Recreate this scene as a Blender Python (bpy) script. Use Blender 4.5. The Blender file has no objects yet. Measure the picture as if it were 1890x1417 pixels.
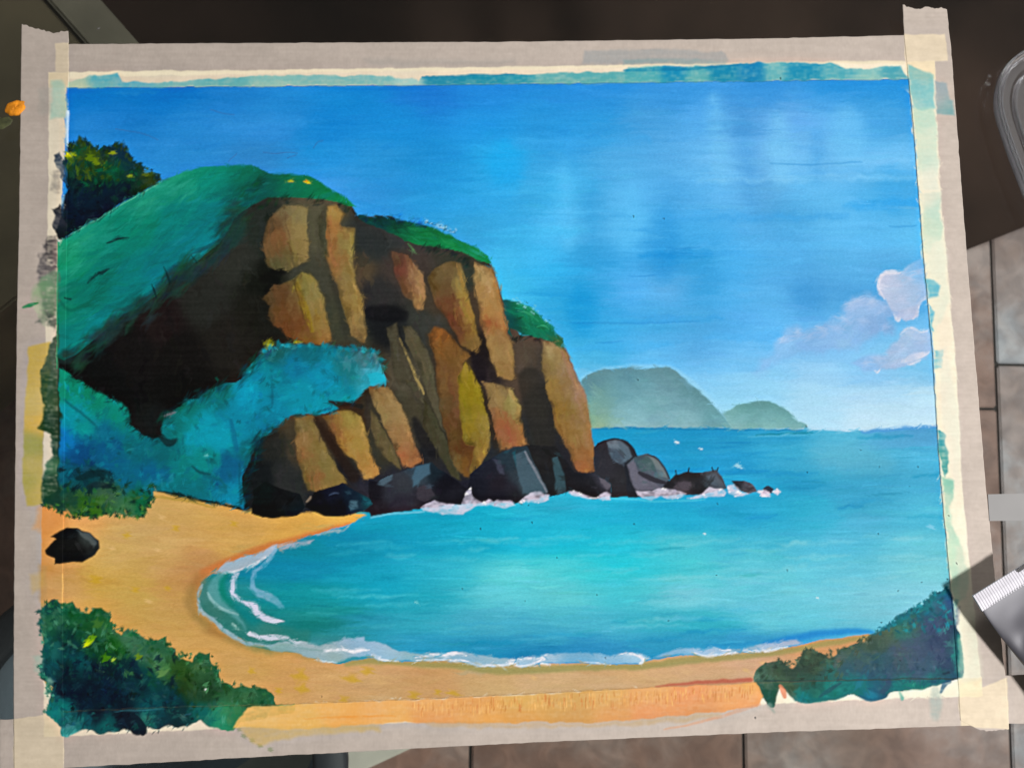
import bpy, bmesh, math, random
import numpy as np
from mathutils import Vector, Matrix

random.seed(7)
RNG = np.random.default_rng(11)

# ------------------------------------------------------------------ camera, world, lamps, exposure
FPX, CX, CY = 2200.0, 945.0, 708.5          # focal length and centre, in photograph pixels
DIST = 0.545                                 # metres from lens to the paper along the axis
v1 = np.array([40400.0, -1060.0, FPX]); v2 = np.array([-700.0, -18000.0, FPX])   # paper's vanishing directions
nrm = np.cross(v1, v2); nrm /= np.linalg.norm(nrm)
if nrm[2] > 0: nrm = -nrm
ax = v1 - nrm * v1.dot(nrm); ax /= np.linalg.norm(ax)
ay = np.cross(nrm, ax)
RW = np.array([ax, ay, nrm])                 # lens frame -> table frame (x right, y away, z up)
P0 = np.array([0, 0, DIST])
CAMLOC = RW @ (-P0)

scene = bpy.context.scene
COL = scene.collection
cam = bpy.data.cameras.new('camera')
camo = bpy.data.objects.new('camera', cam); COL.objects.link(camo)
cr, cu, cb = RW @ np.array([1., 0, 0]), RW @ np.array([0, -1., 0]), RW @ np.array([0, 0, -1.])
camo.matrix_world = Matrix(((cr[0], cu[0], cb[0], CAMLOC[0]), (cr[1], cu[1], cb[1], CAMLOC[1]),
                            (cr[2], cu[2], cb[2], CAMLOC[2]), (0, 0, 0, 1)))
cam.sensor_width = 36; cam.lens = 36 * FPX / 1890.0
cam.clip_start = 0.01; cam.clip_end = 50
cam.dof.use_dof = True; cam.dof.focus_distance = DIST; cam.dof.aperture_fstop = 18
scene.camera = camo

AMB = 0.12
world = bpy.data.worlds.new('World'); scene.world = world; world.use_nodes = True
bgn = world.node_tree.nodes['Background']
bgn.inputs[0].default_value = (1.0, 0.97, 0.90, 1); bgn.inputs[1].default_value = AMB

# small hard lamp at lower right; broad soft fill added beyond, for rim glints
LAMPS = [dict(pos=(0.76, -0.42, 0.95), aim=(0.0, -0.04, 0.0), pw=22.5, size=(.11, .11), shape='DISK', col=(1.0, .985, .96)),
         dict(pos=(0.24, 0.95, 0.85), aim=(0.05, 0.0, 0.0), pw=5.2, size=(.50, .30), shape='RECTANGLE', col=(1.0, .98, .95))]
for nm_, L_ in zip(('key_lamp', 'fill_lamp'), LAMPS):
    ld = bpy.data.lights.new(nm_, 'AREA'); ld.shape = L_['shape']; ld.size = L_['size'][0]; ld.energy = L_['pw']; ld.color = L_['col']
    if L_['shape'] == 'RECTANGLE': ld.size_y = L_['size'][1]
    lo = bpy.data.objects.new(nm_, ld); COL.objects.link(lo); lo.location = L_['pos']
    lo.rotation_euler = (Vector(L_['aim']) - Vector(L_['pos'])).to_track_quat('-Z', 'Y').to_euler()

scene.view_settings.view_transform = 'Standard'; scene.view_settings.look = 'None'
scene.view_settings.exposure = 0; scene.view_settings.gamma = 1

def unproj(px, py, z=0.0):
    """photograph pixel(s) -> point(s) on the horizontal plane at height z"""
    px = np.asarray(px, float); py = np.asarray(py, float)
    d = np.stack([(px - CX) / FPX, (py - CY) / FPX, np.ones_like(px)], -1) @ RW.T
    t = (z - CAMLOC[2]) / d[..., 2]
    return CAMLOC + d * t[..., None]

def light_at(P):
    """how strongly the lamps and the room light a level sheet at P"""
    tot = AMB
    for L_ in LAMPS:
        pos, aim = np.array(L_['pos']), np.array(L_['aim'])
        d = pos - P; r2 = (d ** 2).sum(-1); r = np.sqrt(r2)
        ldir = (aim - pos) / np.linalg.norm(aim - pos)
        tot = tot + L_['pw'] * (-(d @ ldir) / r) * d[..., 2] / r / (math.pi ** 2 * r2)
    return tot

# ------------------------------------------------------------------ object helpers
def tag(o, label=None, cat=None, group=None, kind=None):
    if label: o['label'] = label
    if cat: o['category'] = cat
    if group: o['group'] = group
    if kind: o['kind'] = kind
    return o

def link(name, me, mat=None, parent=None):
    o = bpy.data.objects.new(name, me); COL.objects.link(o)
    if mat is not None and me is not None: me.materials.append(mat)
    if parent is not None: o.parent = parent
    return o

def mesh_np(name, verts, quads, col=None, smooth=True):
    me = bpy.data.meshes.new(name)
    verts = np.asarray(verts, np.float32); quads = np.asarray(quads, np.int32)
    me.vertices.add(len(verts)); me.vertices.foreach_set('co', verts.ravel())
    n = len(quads); k = quads.shape[1]
    me.loops.add(n * k); me.loops.foreach_set('vertex_index', quads.ravel())
    me.polygons.add(n)
    me.polygons.foreach_set('loop_start', np.arange(0, n * k, k, dtype=np.int32))
    me.polygons.foreach_set('use_smooth', np.full(n, smooth, bool))
    me.update(calc_edges=True)
    if col is not None:
        a = me.color_attributes.new('paint', 'FLOAT_COLOR', 'POINT')
        a.data.foreach_set('color', np.asarray(col, np.float32).ravel())
    return me

def mesh_py(name, verts, faces, smooth=False):
    me = bpy.data.meshes.new(name); me.from_pydata([tuple(v) for v in verts], [], faces); me.update()
    for p in me.polygons: p.use_smooth = smooth
    return me

def prism(name, poly, z0, z1, bev=0.0, smooth=False):
    """upright prism over a list of xy points, edges eased by bev"""
    bm = bmesh.new()
    a = [bm.verts.new((p[0], p[1], z0)) for p in poly]; b = [bm.verts.new((p[0], p[1], z1)) for p in poly]
    n = len(poly)
    bm.faces.new(b); bm.faces.new(a[::-1])
    for i in range(n): bm.faces.new((a[i], a[(i + 1) % n], b[(i + 1) % n], b[i]))
    bmesh.ops.recalc_face_normals(bm, faces=bm.faces)
    if bev: bmesh.ops.bevel(bm, geom=bm.edges[:], offset=bev, segments=2, affect='EDGES')
    me = bpy.data.meshes.new(name); bm.to_mesh(me); bm.free()
    for p in me.polygons: p.use_smooth = smooth
    return me

def loft(name, rings, closed=True, cap0=False, cap1=False, smooth=True):
    n = len(rings[0]); V = [tuple(p) for r in rings for p in r]; F = []
    for i in range(len(rings) - 1):
        for j in range(n if closed else n - 1):
            j2 = (j + 1) % n
            F.append((i * n + j, i * n + j2, (i + 1) * n + j2, (i + 1) * n + j))
    if cap0: F.append(tuple(range(n))[::-1])
    if cap1: F.append(tuple((len(rings) - 1) * n + j for j in range(n)))
    return mesh_py(name, V, F, smooth)

# ------------------------------------------------------------------ materials
def newmat(name):
    m = bpy.data.materials.new(name); m.use_nodes = True
    nt = m.node_tree; return m, nt, nt.nodes, nt.nodes['Principled BSDF']

def mat_paint():
    m, nt, N, b = newmat('dried_paint')
    a = N.new('ShaderNodeAttribute'); a.attribute_name = 'paint'
    tc = N.new('ShaderNodeTexCoord'); mp = N.new('ShaderNodeMapping'); mp.inputs['Scale'].default_value = (900, 2600, 900)
    nz = N.new('ShaderNodeTexNoise'); nz.inputs['Scale'].default_value = 1.0; nz.inputs['Detail'].default_value = 3
    nt.links.new(tc.outputs['Object'], mp.inputs[0]); nt.links.new(mp.outputs[0], nz.inputs['Vector'])
    mx = N.new('ShaderNodeMixRGB'); mx.blend_type = 'MULTIPLY'; mx.inputs[0].default_value = 1.0
    rp = N.new('ShaderNodeMapRange'); rp.inputs[1].default_value = .3; rp.inputs[2].default_value = .7
    rp.inputs[3].default_value = .93; rp.inputs[4].default_value = 1.07
    nt.links.new(nz.outputs['Fac'], rp.inputs[0]); nt.links.new(a.outputs['Color'], mx.inputs[1]); nt.links.new(rp.outputs[0], mx.inputs[2])
    bp = N.new('ShaderNodeBump'); bp.inputs['Strength'].default_value = .16; bp.inputs['Distance'].default_value = .0002
    nt.links.new(nz.outputs['Fac'], bp.inputs['Height']); nt.links.new(bp.outputs[0], b.inputs['Normal'])
    nt.links.new(mx.outputs[0], b.inputs['Base Color'])
    b.inputs['Roughness'].default_value = .58; b.inputs['Specular IOR Level'].default_value = .06
    return m

def mat_tape(along):
    m, nt, N, b = newmat('masking_tape')
    a = N.new('ShaderNodeAttribute'); a.attribute_name = 'paint'
    tc = N.new('ShaderNodeTexCoord'); mp = N.new('ShaderNodeMapping')
    mp.inputs['Scale'].default_value = (900, 300, 1) if along == 'x' else (300, 900, 1)     # crepe wrinkles across the strip
    nz = N.new('ShaderNodeTexNoise'); nz.inputs['Scale'].default_value = 1.0; nz.inputs['Detail'].default_value = 4
    nt.links.new(tc.outputs['Object'], mp.inputs[0]); nt.links.new(mp.outputs[0], nz.inputs['Vector'])
    rp = N.new('ShaderNodeMapRange'); rp.inputs[1].default_value = .25; rp.inputs[2].default_value = .75
    rp.inputs[3].default_value = .97; rp.inputs[4].default_value = 1.028
    mx = N.new('ShaderNodeMixRGB'); mx.blend_type = 'MULTIPLY'; mx.inputs[0].default_value = 1.0
    nt.links.new(nz.outputs['Fac'], rp.inputs[0]); nt.links.new(a.outputs['Color'], mx.inputs[1]); nt.links.new(rp.outputs[0], mx.inputs[2])
    nt.links.new(mx.outputs[0], b.inputs['Base Color'])
    bp = N.new('ShaderNodeBump'); bp.inputs['Strength'].default_value = .12; bp.inputs['Distance'].default_value = .0003
    nt.links.new(nz.outputs['Fac'], bp.inputs['Height']); nt.links.new(bp.outputs[0], b.inputs['Normal'])
    b.inputs['Roughness'].default_value = .7; b.inputs['Specular IOR Level'].default_value = .08
    return m

def mat_plain(name, col, rough=.6, metal=0, spec=.4, var=.0, scale=40, col2=None, bump=0.0, detail=5):
    m, nt, N, b = newmat(name)
    b.inputs['Roughness'].default_value = rough; b.inputs['Metallic'].default_value = metal
    b.inputs['Specular IOR Level'].default_value = spec
    tc = N.new('ShaderNodeTexCoord'); nz = N.new('ShaderNodeTexNoise')
    nz.inputs['Scale'].default_value = scale; nz.inputs['Detail'].default_value = detail
    nt.links.new(tc.outputs['Object'], nz.inputs['Vector'])
    cr_ = N.new('ShaderNodeValToRGB'); cr_.color_ramp.elements[0].position = .32; cr_.color_ramp.elements[1].position = .68
    c2 = col2 or tuple(min(1, c * (1 + var)) for c in col); c1 = col if col2 else tuple(c * (1 - var) for c in col)
    cr_.color_ramp.elements[0].color = (*c1, 1); cr_.color_ramp.elements[1].color = (*c2, 1)
    nt.links.new(nz.outputs['Fac'], cr_.inputs[0]); nt.links.new(cr_.outputs[0], b.inputs['Base Color'])
    if bump:
        bp = N.new('ShaderNodeBump'); bp.inputs['Strength'].default_value = .6; bp.inputs['Distance'].default_value = bump
        nt.links.new(nz.outputs['Fac'], bp.inputs['Height']); nt.links.new(bp.outputs[0], b.inputs['Normal'])
    return m

def mat_glass_sheet():
    m, nt, N, b = newmat('clear_table_glass'); N.remove(b)
    out = N['Material Output']
    tr = N.new('ShaderNodeBsdfTransparent'); tr.inputs[0].default_value = (.955, .975, .965, 1)
    gl = N.new('ShaderNodeBsdfGlossy'); gl.inputs['Roughness'].default_value = .02
    fr = N.new('ShaderNodeFresnel'); fr.inputs[0].default_value = 1.45
    mx = N.new('ShaderNodeMixShader')
    nt.links.new(fr.outputs[0], mx.inputs[0]); nt.links.new(tr.outputs[0], mx.inputs[1]); nt.links.new(gl.outputs[0], mx.inputs[2])
    nt.links.new(mx.outputs[0], out.inputs['Surface'])
    return m

def mat_clear_plastic():
    m, nt, N, b = newmat('clear_plastic')
    b.inputs['Base Color'].default_value = (.95, .96, 1, 1); b.inputs['Roughness'].default_value = .012
    b.inputs['Transmission Weight'].default_value = .93; b.inputs['IOR'].default_value = 1.5
    return m

def mat_slate():
    """slate-look tile: clouded brown and grey, each tile its own tone"""
    m, nt, N, b = newmat('slate_tile')
    oi = N.new('ShaderNodeObjectInfo'); tc = N.new('ShaderNodeTexCoord')
    va = N.new('ShaderNodeVectorMath'); va.operation = 'ADD'
    sc = N.new('ShaderNodeVectorMath'); sc.operation = 'SCALE'; sc.inputs['Scale'].default_value = 37.0
    nt.links.new(oi.outputs['Location'], sc.inputs[0]); nt.links.new(tc.outputs['Object'], va.inputs[0]); nt.links.new(sc.outputs[0], va.inputs[1])
    n1 = N.new('ShaderNodeTexNoise'); n1.inputs['Scale'].default_value = 13; n1.inputs['Detail'].default_value = 6; n1.inputs['Roughness'].default_value = .62
    n2 = N.new('ShaderNodeTexNoise'); n2.inputs['Scale'].default_value = 46; n2.inputs['Detail'].default_value = 5; n2.inputs['Distortion'].default_value = .9
    for n_ in (n1, n2): nt.links.new(va.outputs[0], n_.inputs['Vector'])
    r1 = N.new('ShaderNodeValToRGB'); e = r1.color_ramp.elements
    e[0].position = .33; e[0].color = (.195, .120, .094, 1); e[1].position = .64; e[1].color = (.30, .245, .225, 1)
    k = e.new(.5); k.color = (.235, .160, .134, 1)
    nt.links.new(n1.outputs['Fac'], r1.inputs[0])
    r2 = N.new('ShaderNodeValToRGB'); f = r2.color_ramp.elements
    f[0].position = .36; f[0].color = (.80, .80, .81, 1); f[1].position = .68; f[1].color = (1.2, 1.18, 1.16, 1)
    nt.links.new(n2.outputs['Fac'], r2.inputs[0])
    mx = N.new('ShaderNodeMixRGB'); mx.blend_type = 'MULTIPLY'; mx.inputs[0].default_value = 1
    nt.links.new(r1.outputs[0], mx.inputs[1]); nt.links.new(r2.outputs[0], mx.inputs[2])
    m2 = N.new('ShaderNodeMixRGB'); m2.blend_type = 'MULTIPLY'; m2.inputs[0].default_value = 1
    nt.links.new(mx.outputs[0], m2.inputs[1]); nt.links.new(oi.outputs['Color'], m2.inputs[2])
    nt.links.new(m2.outputs[0], b.inputs['Base Color'])
    bp = N.new('ShaderNodeBump'); bp.inputs['Strength'].default_value = .5; bp.inputs['Distance'].default_value = .002
    nt.links.new(n2.outputs['Fac'], bp.inputs['Height']); nt.links.new(bp.outputs[0], b.inputs['Normal'])
    b.inputs['Roughness'].default_value = .6; b.inputs['Specular IOR Level'].default_value = .25
    return m

# ------------------------------------------------------------------ floor of slate tiles below the glass
ZF = -0.45
f1, f2 = unproj(1830, 455, ZF), unproj(1868, 1417, ZF)
gdir = (f1 - f2)[:2]; gdir /= np.linalg.norm(gdir)          # along the joints
gx = np.array([gdir[1], -gdir[0]])                          # across the joints
s_b = unproj(1372, 1400, ZF)[:2]
TW = float((unproj(1866, 1400, ZF)[:2] - s_b) @ gx); TL = 2 * TW
org = f2[:2]                                                # a point on the right-hand joint
M_slate = mat_slate()
grout = mat_plain('dark_grout', (.035, .032, .03), .95, var=.3, scale=300, bump=.001)
c4 = [org + gx * a + gdir * b_ for a, b_ in ((-1.7, -1.2), (1.3, -1.2), (1.3, 1.7), (-1.7, 1.7))]
floor = link('floor', prism('floor', c4, ZF - .03, ZF - .004), grout); tag(floor, kind='structure')
tile_me = prism('tile', [(-TW / 2 + .0013, -TL / 2 + .0013), (TW / 2 - .0013, -TL / 2 + .0013), (TW / 2 - .0013, TL / 2 - .0013), (-TW / 2 + .0013, TL / 2 - .0013)], -.012, 0, bev=.0012)
tile_me.materials.append(M_slate)
jr = float((unproj(1880, 673, ZF)[:2] - org) @ gdir); jl = float((unproj(1810, 754, ZF)[:2] - org) @ gdir)
rt = random.Random(4)
for ci in range(-6, 3):
    off = jr if ci == 0 else jl if ci == -1 else rt.uniform(.12, .32) - TL
    for ri in range(-2, 4):
        c = org + gx * ((ci + .5) * TW) + gdir * (off + (ri + .5) * TL)
        if abs(c[1]) > 1.1: continue
        t = link('tile', tile_me, None, floor)
        t.location = (c[0], c[1], ZF + rt.uniform(-.0004, .0004)); t.rotation_euler.z = math.atan2(gx[1], gx[0]) + (math.pi if rt.random() < .5 else 0)
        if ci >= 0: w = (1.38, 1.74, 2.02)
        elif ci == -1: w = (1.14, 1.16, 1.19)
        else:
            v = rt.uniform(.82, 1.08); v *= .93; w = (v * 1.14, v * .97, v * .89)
        t.color = (*w, 1)

# ------------------------------------------------------------------ things standing under the glass
# olive box with a paler edge board, turned about 45 degrees (upper left)
zb = -.27
oc = unproj(400, 252, zb)[:2]; oa = unproj(178, 0, zb)[:2]; ob = unproj(0, 540, zb)[:2]
ea = (oa - oc) / np.linalg.norm(oa - oc); eb = np.array([-ea[1], ea[0]]); eb = eb if eb @ (ob - oc) > 0 else -eb
box = link('storage_box', None); box.location = (oc[0], oc[1], ZF)
tag(box, 'dull olive storage box with a paler edge, on the floor beyond the top left corner', 'box')
m_ol = mat_plain('olive_board', (.205, .165, .098), .55, var=.35, scale=9, spec=.4)
m_ol2 = mat_plain('pale_olive_edge', (.33, .30, .225), .5, var=.25, scale=14, spec=.4)
def q2(a0, a1, b0, b1): return [tuple(ea * a + eb * b_) for a, b_ in ((a0, b0), (a1, b0), (a1, b1), (a0, b1))]
link('body', prism('body', q2(.004, .50, .004, .34), 0, zb - ZF - .012, bev=.002), m_ol, box)
link('lid', prism('lid', q2(.0, .50, .028, .345), zb - ZF - .011, zb - ZF, bev=.002), m_ol, box)
tag(link('edge_board', prism('edge_board', q2(.0, .50, -.002, .026), zb - ZF - .03, zb - ZF + .004, bev=.002), m_ol2, box), 'paler grey-green edge board')

# blue-grey basin (lower left): rim, hollow inside
zr = -.22
bc = unproj(250, 1425, zr); br = float(np.linalg.norm(unproj(640, 1405, zr) - bc))
m_bas = mat_plain('blue_grey_plastic', (.19, .235, .275), .38, var=.15, scale=12, spec=.45)
m_rim = mat_plain('dark_rim_plastic', (.022, .027, .034), .65, var=.15, scale=20, spec=.5)
bas = link('basin', None); bas.location = (bc[0], bc[1], ZF + .001)
tag(bas, 'round blue-grey plastic basin with a dark rim, on the floor below the lower left corner', 'basin')
H = zr - ZF - .001
def ring(r, z, n=64): return [(r * math.cos(2 * math.pi * i / n), r * math.sin(2 * math.pi * i / n), z) for i in range(n)]
link('rim', loft('rim', [ring(br - .021, H - .012), ring(br - .021, H - .002), ring(br - .018, H), ring(br - .003, H), ring(br, H - .003), ring(br, H - .014)]), m_rim, bas)
link('bowl', loft('bowl', [ring(br - .004, H - .008), ring(br * .86, .003), ring(br * .8, 0), ring(.001, 0), ring(.001, .004), ring(br * .6, .004), ring(br * .78, .006), ring(br * .84, .02), ring(br - .0205, H - .006)]), m_bas, bas)

# cream cloth on the floor beside the basin
zc = ZF + .006
pts = [unproj(*p, zc)[:2] for p in ((560, 1330), (852, 1330), (757, 1382), (610, 1450), (420, 1560), (330, 1480))]
cl = link('folded_cloth', prism('folded_cloth', pts, ZF + .0006, zc, bev=.002), mat_plain('cream_cloth', (.60, .57, .49), .9, var=.06, scale=60, spec=.1, bump=.001))
tag(cl, 'folded cream cloth on the floor showing below the bottom tape', 'cloth')

# dark sheet standing in for shade on the floor beyond the table's far side, its near edge slanting into view at the right
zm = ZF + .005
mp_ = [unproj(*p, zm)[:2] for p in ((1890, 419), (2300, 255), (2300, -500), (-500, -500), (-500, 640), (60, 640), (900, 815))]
shade_sheet = link('floor_shade_sheet', prism('floor_shade_sheet', mp_[::-1], ZF + .0008, zm, bev=.0015), mat_plain('dark_brown_shade', (.009, .006, .005), .85, scale=5, spec=.08, col2=(.052, .032, .024), detail=9))
tag(shade_sheet, 'dark brown sheet standing in for shade on the floor beyond the painting, its edge slanting at the right', 'shade sheet')

# ------------------------------------------------------------------ the glass table top
gt = link('glass_tabletop', prism('glass_tabletop', [(-.62, -.42), (.46, -.42), (.46, .46), (-.62, .46)], -.008, 0, bev=.001), mat_glass_sheet())
tag(gt, 'clear glass table top under the taped painting, slate floor showing through', 'table')

# ================================================================== THE PAINTING
# Everything on the sheet is laid down stroke by stroke on a canvas measured in photograph pixels.
S = 0.6
CW, CH = int(1915 * S), int(1440 * S)
cv = np.zeros((CH, CW, 3), np.float32); cv[:] = (236, 232, 218)      # bare paper
al = np.zeros((CH, CW), np.float32)                                  # how much paint lies here
idm = np.zeros((CH, CW), np.int16)
hm = np.zeros((CH, CW), np.float32)                                  # paint thickness
GY, GX = np.mgrid[0:CH, 0:CW].astype(np.float32); GX = (GX + .5) / S; GY = (GY + .5) / S

def vnoise(h, w, sx, sy, seed=0):
    r = np.random.default_rng(seed); gh, gw = int(h / sy) + 3, int(w / sx) + 3
    g = r.random((gh, gw), np.float32) * 2 - 1
    y = np.arange(h) / sy; x = np.arange(w) / sx
    yi, xi = y.astype(int), x.astype(int); fy, fx = (y - yi)[:, None], (x - xi)[None]
    fy = fy * fy * (3 - 2 * fy); fx = fx * fx * (3 - 2 * fx)
    a, b_ = g[yi][:, xi], g[yi][:, xi + 1]; c, d = g[yi + 1][:, xi], g[yi + 1][:, xi + 1]
    return ((a * (1 - fx) + b_ * fx) * (1 - fy) + (c * (1 - fx) + d * fx) * fy).astype(np.float32)
WX = vnoise(CH, CW, 10, 10, 1) * .72 + vnoise(CH, CW, 3.5, 3.5, 2) * .28
WY = vnoise(CH, CW, 10, 10, 3) * .72 + vnoise(CH, CW, 3.5, 3.5, 4) * .28
FINE = vnoise(CH, CW, 7, 2.4, 5) * .6 + vnoise(CH, CW, 3, 3, 6) * .4

def lin(c): c = np.clip(c / 255., 0, 1); return np.where(c <= .04045, c / 12.92, ((c + .055) / 1.055) ** 2.4)
def srgb(l): l = np.clip(l, 0, 1); return 255 * np.where(l <= .0031308, l * 12.92, 1.055 * l ** (1 / 2.4) - .055)
ILL = light_at(unproj(GX, GY, 0.0)).astype(np.float32)

K = 3.9354
TO = {'A': 0, 'B': 470, 'C': 940, 'D': 1410}; TR_ = {'1': 0, '2': 350, '3': 700, '4': 1057}
Z0 = (340, 960); ZK = 1890 / 440.
def T(spec):
    """'A1 x,y x,y B2 x,y' -> photograph pixels; a bare 'P' means plain pixels"""
    out = []; ox = oy = 0; k = 1
    for w in spec.split():
        if w == 'P': ox = oy = 0; k = 1
        elif w == 'Z': ox, oy = Z0; k = ZK
        elif w[0] in TO and len(w) == 2: ox, oy, k = TO[w[0]], TR_[w[1]], K
        else:
            x, y = w.split(','); out.append((ox + float(x) / k, oy + float(y) / k))
    return out
def CP(s): return [tuple(float(v) for v in p.split(',')) for p in s.split()]

def chaikin(p, closed=True, it=2):
    p = [np.array(q, float) for q in p]
    for _ in range(it):
        o = []
        n = len(p)
        for i in range(n if closed else n - 1):
            a, b_ = p[i], p[(i + 1) % n]; o += [a * .75 + b_ * .25, a * .25 + b_ * .75]
        p = o if closed else [p[0]] + o + [p[-1]]
    return p

def field(col, x0, y0, x1, y1, sig):
    sx_, sy_, pw = sig if isinstance(sig, tuple) else (sig, sig, 3.0)
    """colour over a canvas window from scattered colour notes"""
    h, w = y1 - y0, x1 - x0; st = 4
    ys = (np.arange(y0, y1 + st, st) + .5) / S; xs = (np.arange(x0, x1 + st, st) + .5) / S
    X, Y = np.meshgrid(xs, ys)
    acc = np.zeros((*X.shape, 3)); ws = np.zeros(X.shape) + 1e-12
    for (px, py, r, g, b_) in col:
        d2 = ((X - px) / sx_) ** 2 + ((Y - py) / sy_) ** 2
        w_ = 1 / (1 + d2) ** pw
        acc += w_[..., None] * np.array([r, g, b_]); ws += w_
    lo_ = acc / ws[..., None]
    yi = np.arange(h) / st; xi = np.arange(w) / st; a = yi.astype(int); b_ = xi.astype(int)
    fy = (yi - a)[:, None, None]; fx = (xi - b_)[None, :, None]
    a2 = np.minimum(a + 1, lo_.shape[0] - 1); b2 = np.minimum(b_ + 1, lo_.shape[1] - 1)
    return (lo_[a][:, b_] * (1 - fx) + lo_[a][:, b2] * fx) * (1 - fy) + (lo_[a2][:, b_] * (1 - fx) + lo_[a2][:, b2] * fx) * fy

def put(sl, a, c, rid, hgt=.3):
    cv[sl] += (np.asarray(c) - cv[sl]) * a[..., None]
    al[sl] = 1 - (1 - al[sl]) * (1 - a)
    hm[sl] = hm[sl] * (1 - a) + a * hgt
    if rid is not None: idm[sl][a > .5] = rid

def window(xs, ys, pad):
    x0 = max(0, int((min(xs) - pad) * S)); x1 = min(CW, int((max(xs) + pad) * S) + 2)
    y0 = max(0, int((min(ys) - pad) * S)); y1 = min(CH, int((max(ys) + pad) * S) + 2)
    return x0, y0, x1, y1

def fill(poly, col, rid=None, soft=1.4, wob=2.2, a=1.0, sig=38, smooth=False, only=None, dry=0.0):
    if isinstance(poly, str): poly = T(poly)
    if smooth: poly = chaikin(poly)
    xs = [p[0] for p in poly]; ys = [p[1] for p in poly]
    x0, y0, x1, y1 = window(xs, ys, soft + wob + 3)
    if x1 <= x0 or y1 <= y0: return
    sl = (slice(y0, y1), slice(x0, x1))
    X = GX[sl] + WX[sl] * wob; Y = GY[sl] + WY[sl] * wob
    ins = np.zeros(X.shape, bool); d2 = np.full(X.shape, 1e9, np.float32)
    n = len(poly)
    for i in range(n):
        ax_, ay_ = poly[i]; bx, by = poly[(i + 1) % n]
        if ay_ != by:
            c = ((Y >= min(ay_, by)) & (Y < max(ay_, by))) & (X < (bx - ax_) * (Y - ay_) / (by - ay_) + ax_)
            ins ^= c
        ex, ey = bx - ax_, by - ay_; L = ex * ex + ey * ey + 1e-9
        t = np.clip(((X - ax_) * ex + (Y - ay_) * ey) / L, 0, 1)
        d2 = np.minimum(d2, (X - ax_ - t * ex) ** 2 + (Y - ay_ - t * ey) ** 2)
    sd = np.sqrt(d2) * np.where(ins, -1, 1)
    m = np.clip(.5 - sd / (2 * soft), 0, 1); m = m * m * (3 - 2 * m) * a
    if dry: m = m * np.clip(1 - dry * (.35 - FINE[sl] * 1.1), 0, 1)
    if only is not None: m = m * np.isin(idm[sl], only)
    c = np.array(col, np.float32) if isinstance(col, tuple) else field(col if isinstance(col, list) else CP(col), x0, y0, x1, y1, sig)
    put(sl, m, c, rid)

def stroke(pts, wid, col, rid=None, a=1.0, soft=1.2, wob=1.5, only=None, dry=0.0, hgt=.8):
    if isinstance(pts, str): pts = T(pts)
    if len(pts) > 2: pts = chaikin(pts, closed=False)
    n = len(pts)
    if not isinstance(wid, (list, tuple)): wid = [wid, wid]
    ws = np.interp(np.linspace(0, 1, n), np.linspace(0, 1, len(wid)), wid)
    xs = [p[0] for p in pts]; ys = [p[1] for p in pts]
    x0, y0, x1, y1 = window(xs, ys, max(ws) + soft + wob + 3)
    if x1 <= x0 or y1 <= y0: return
    sl = (slice(y0, y1), slice(x0, x1)); X = GX[sl] + WX[sl] * wob; Y = GY[sl] + WY[sl] * wob
    best = np.full(X.shape, 1e9, np.float32)
    for i in range(n - 1):
        ax_, ay_ = pts[i]; bx, by = pts[i + 1]; ex, ey = bx - ax_, by - ay_; L = ex * ex + ey * ey + 1e-9
        t = np.clip(((X - ax_) * ex + (Y - ay_) * ey) / L, 0, 1)
        best = np.minimum(best, np.sqrt((X - ax_ - t * ex) ** 2 + (Y - ay_ - t * ey) ** 2) - (ws[i] + (ws[i + 1] - ws[i]) * t) / 2)
    m = np.clip(.5 - best / (2 * soft), 0, 1); m = m * m * (3 - 2 * m) * a
    if dry: m = m * np.clip(1 - dry * (.35 - FINE[sl] * 1.1), 0, 1)
    if only is not None: m = m * np.isin(idm[sl], only)
    put(sl, m, np.array(col, np.float32), rid, hgt)

def dab(x, y, rx, ry, ang, col, a=.6, only=None, rid=None, soft=.35, seed=0):
    R = max(rx, ry) * 1.25
    x0, y0, x1, y1 = window([x], [y], R)
    if x1 - x0 < 2 or y1 - y0 < 2: return
    sl = (slice(y0, y1), slice(x0, x1)); c, s = math.cos(ang), math.sin(ang)
    X = GX[sl] - x + WX[sl] * ry * .35; Y = GY[sl] - y + WY[sl] * ry * .35
    u = (X * c + Y * s) / rx; v = (-X * s + Y * c) / ry
    q = np.sqrt(u ** 2 + v ** 2)
    hair = 1 + .35 * np.sin(v * (5 + seed % 4) + seed) * np.clip(np.abs(u) * 1.4, 0, 1)
    m = np.clip((1.0 * hair - q) / soft, 0, 1) * a
    if only is not None: m = m * np.isin(idm[sl], only)
    put(sl, m, np.array(col, np.float32), rid, .3 + .25 * math.sin(seed * 1.7))

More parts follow.
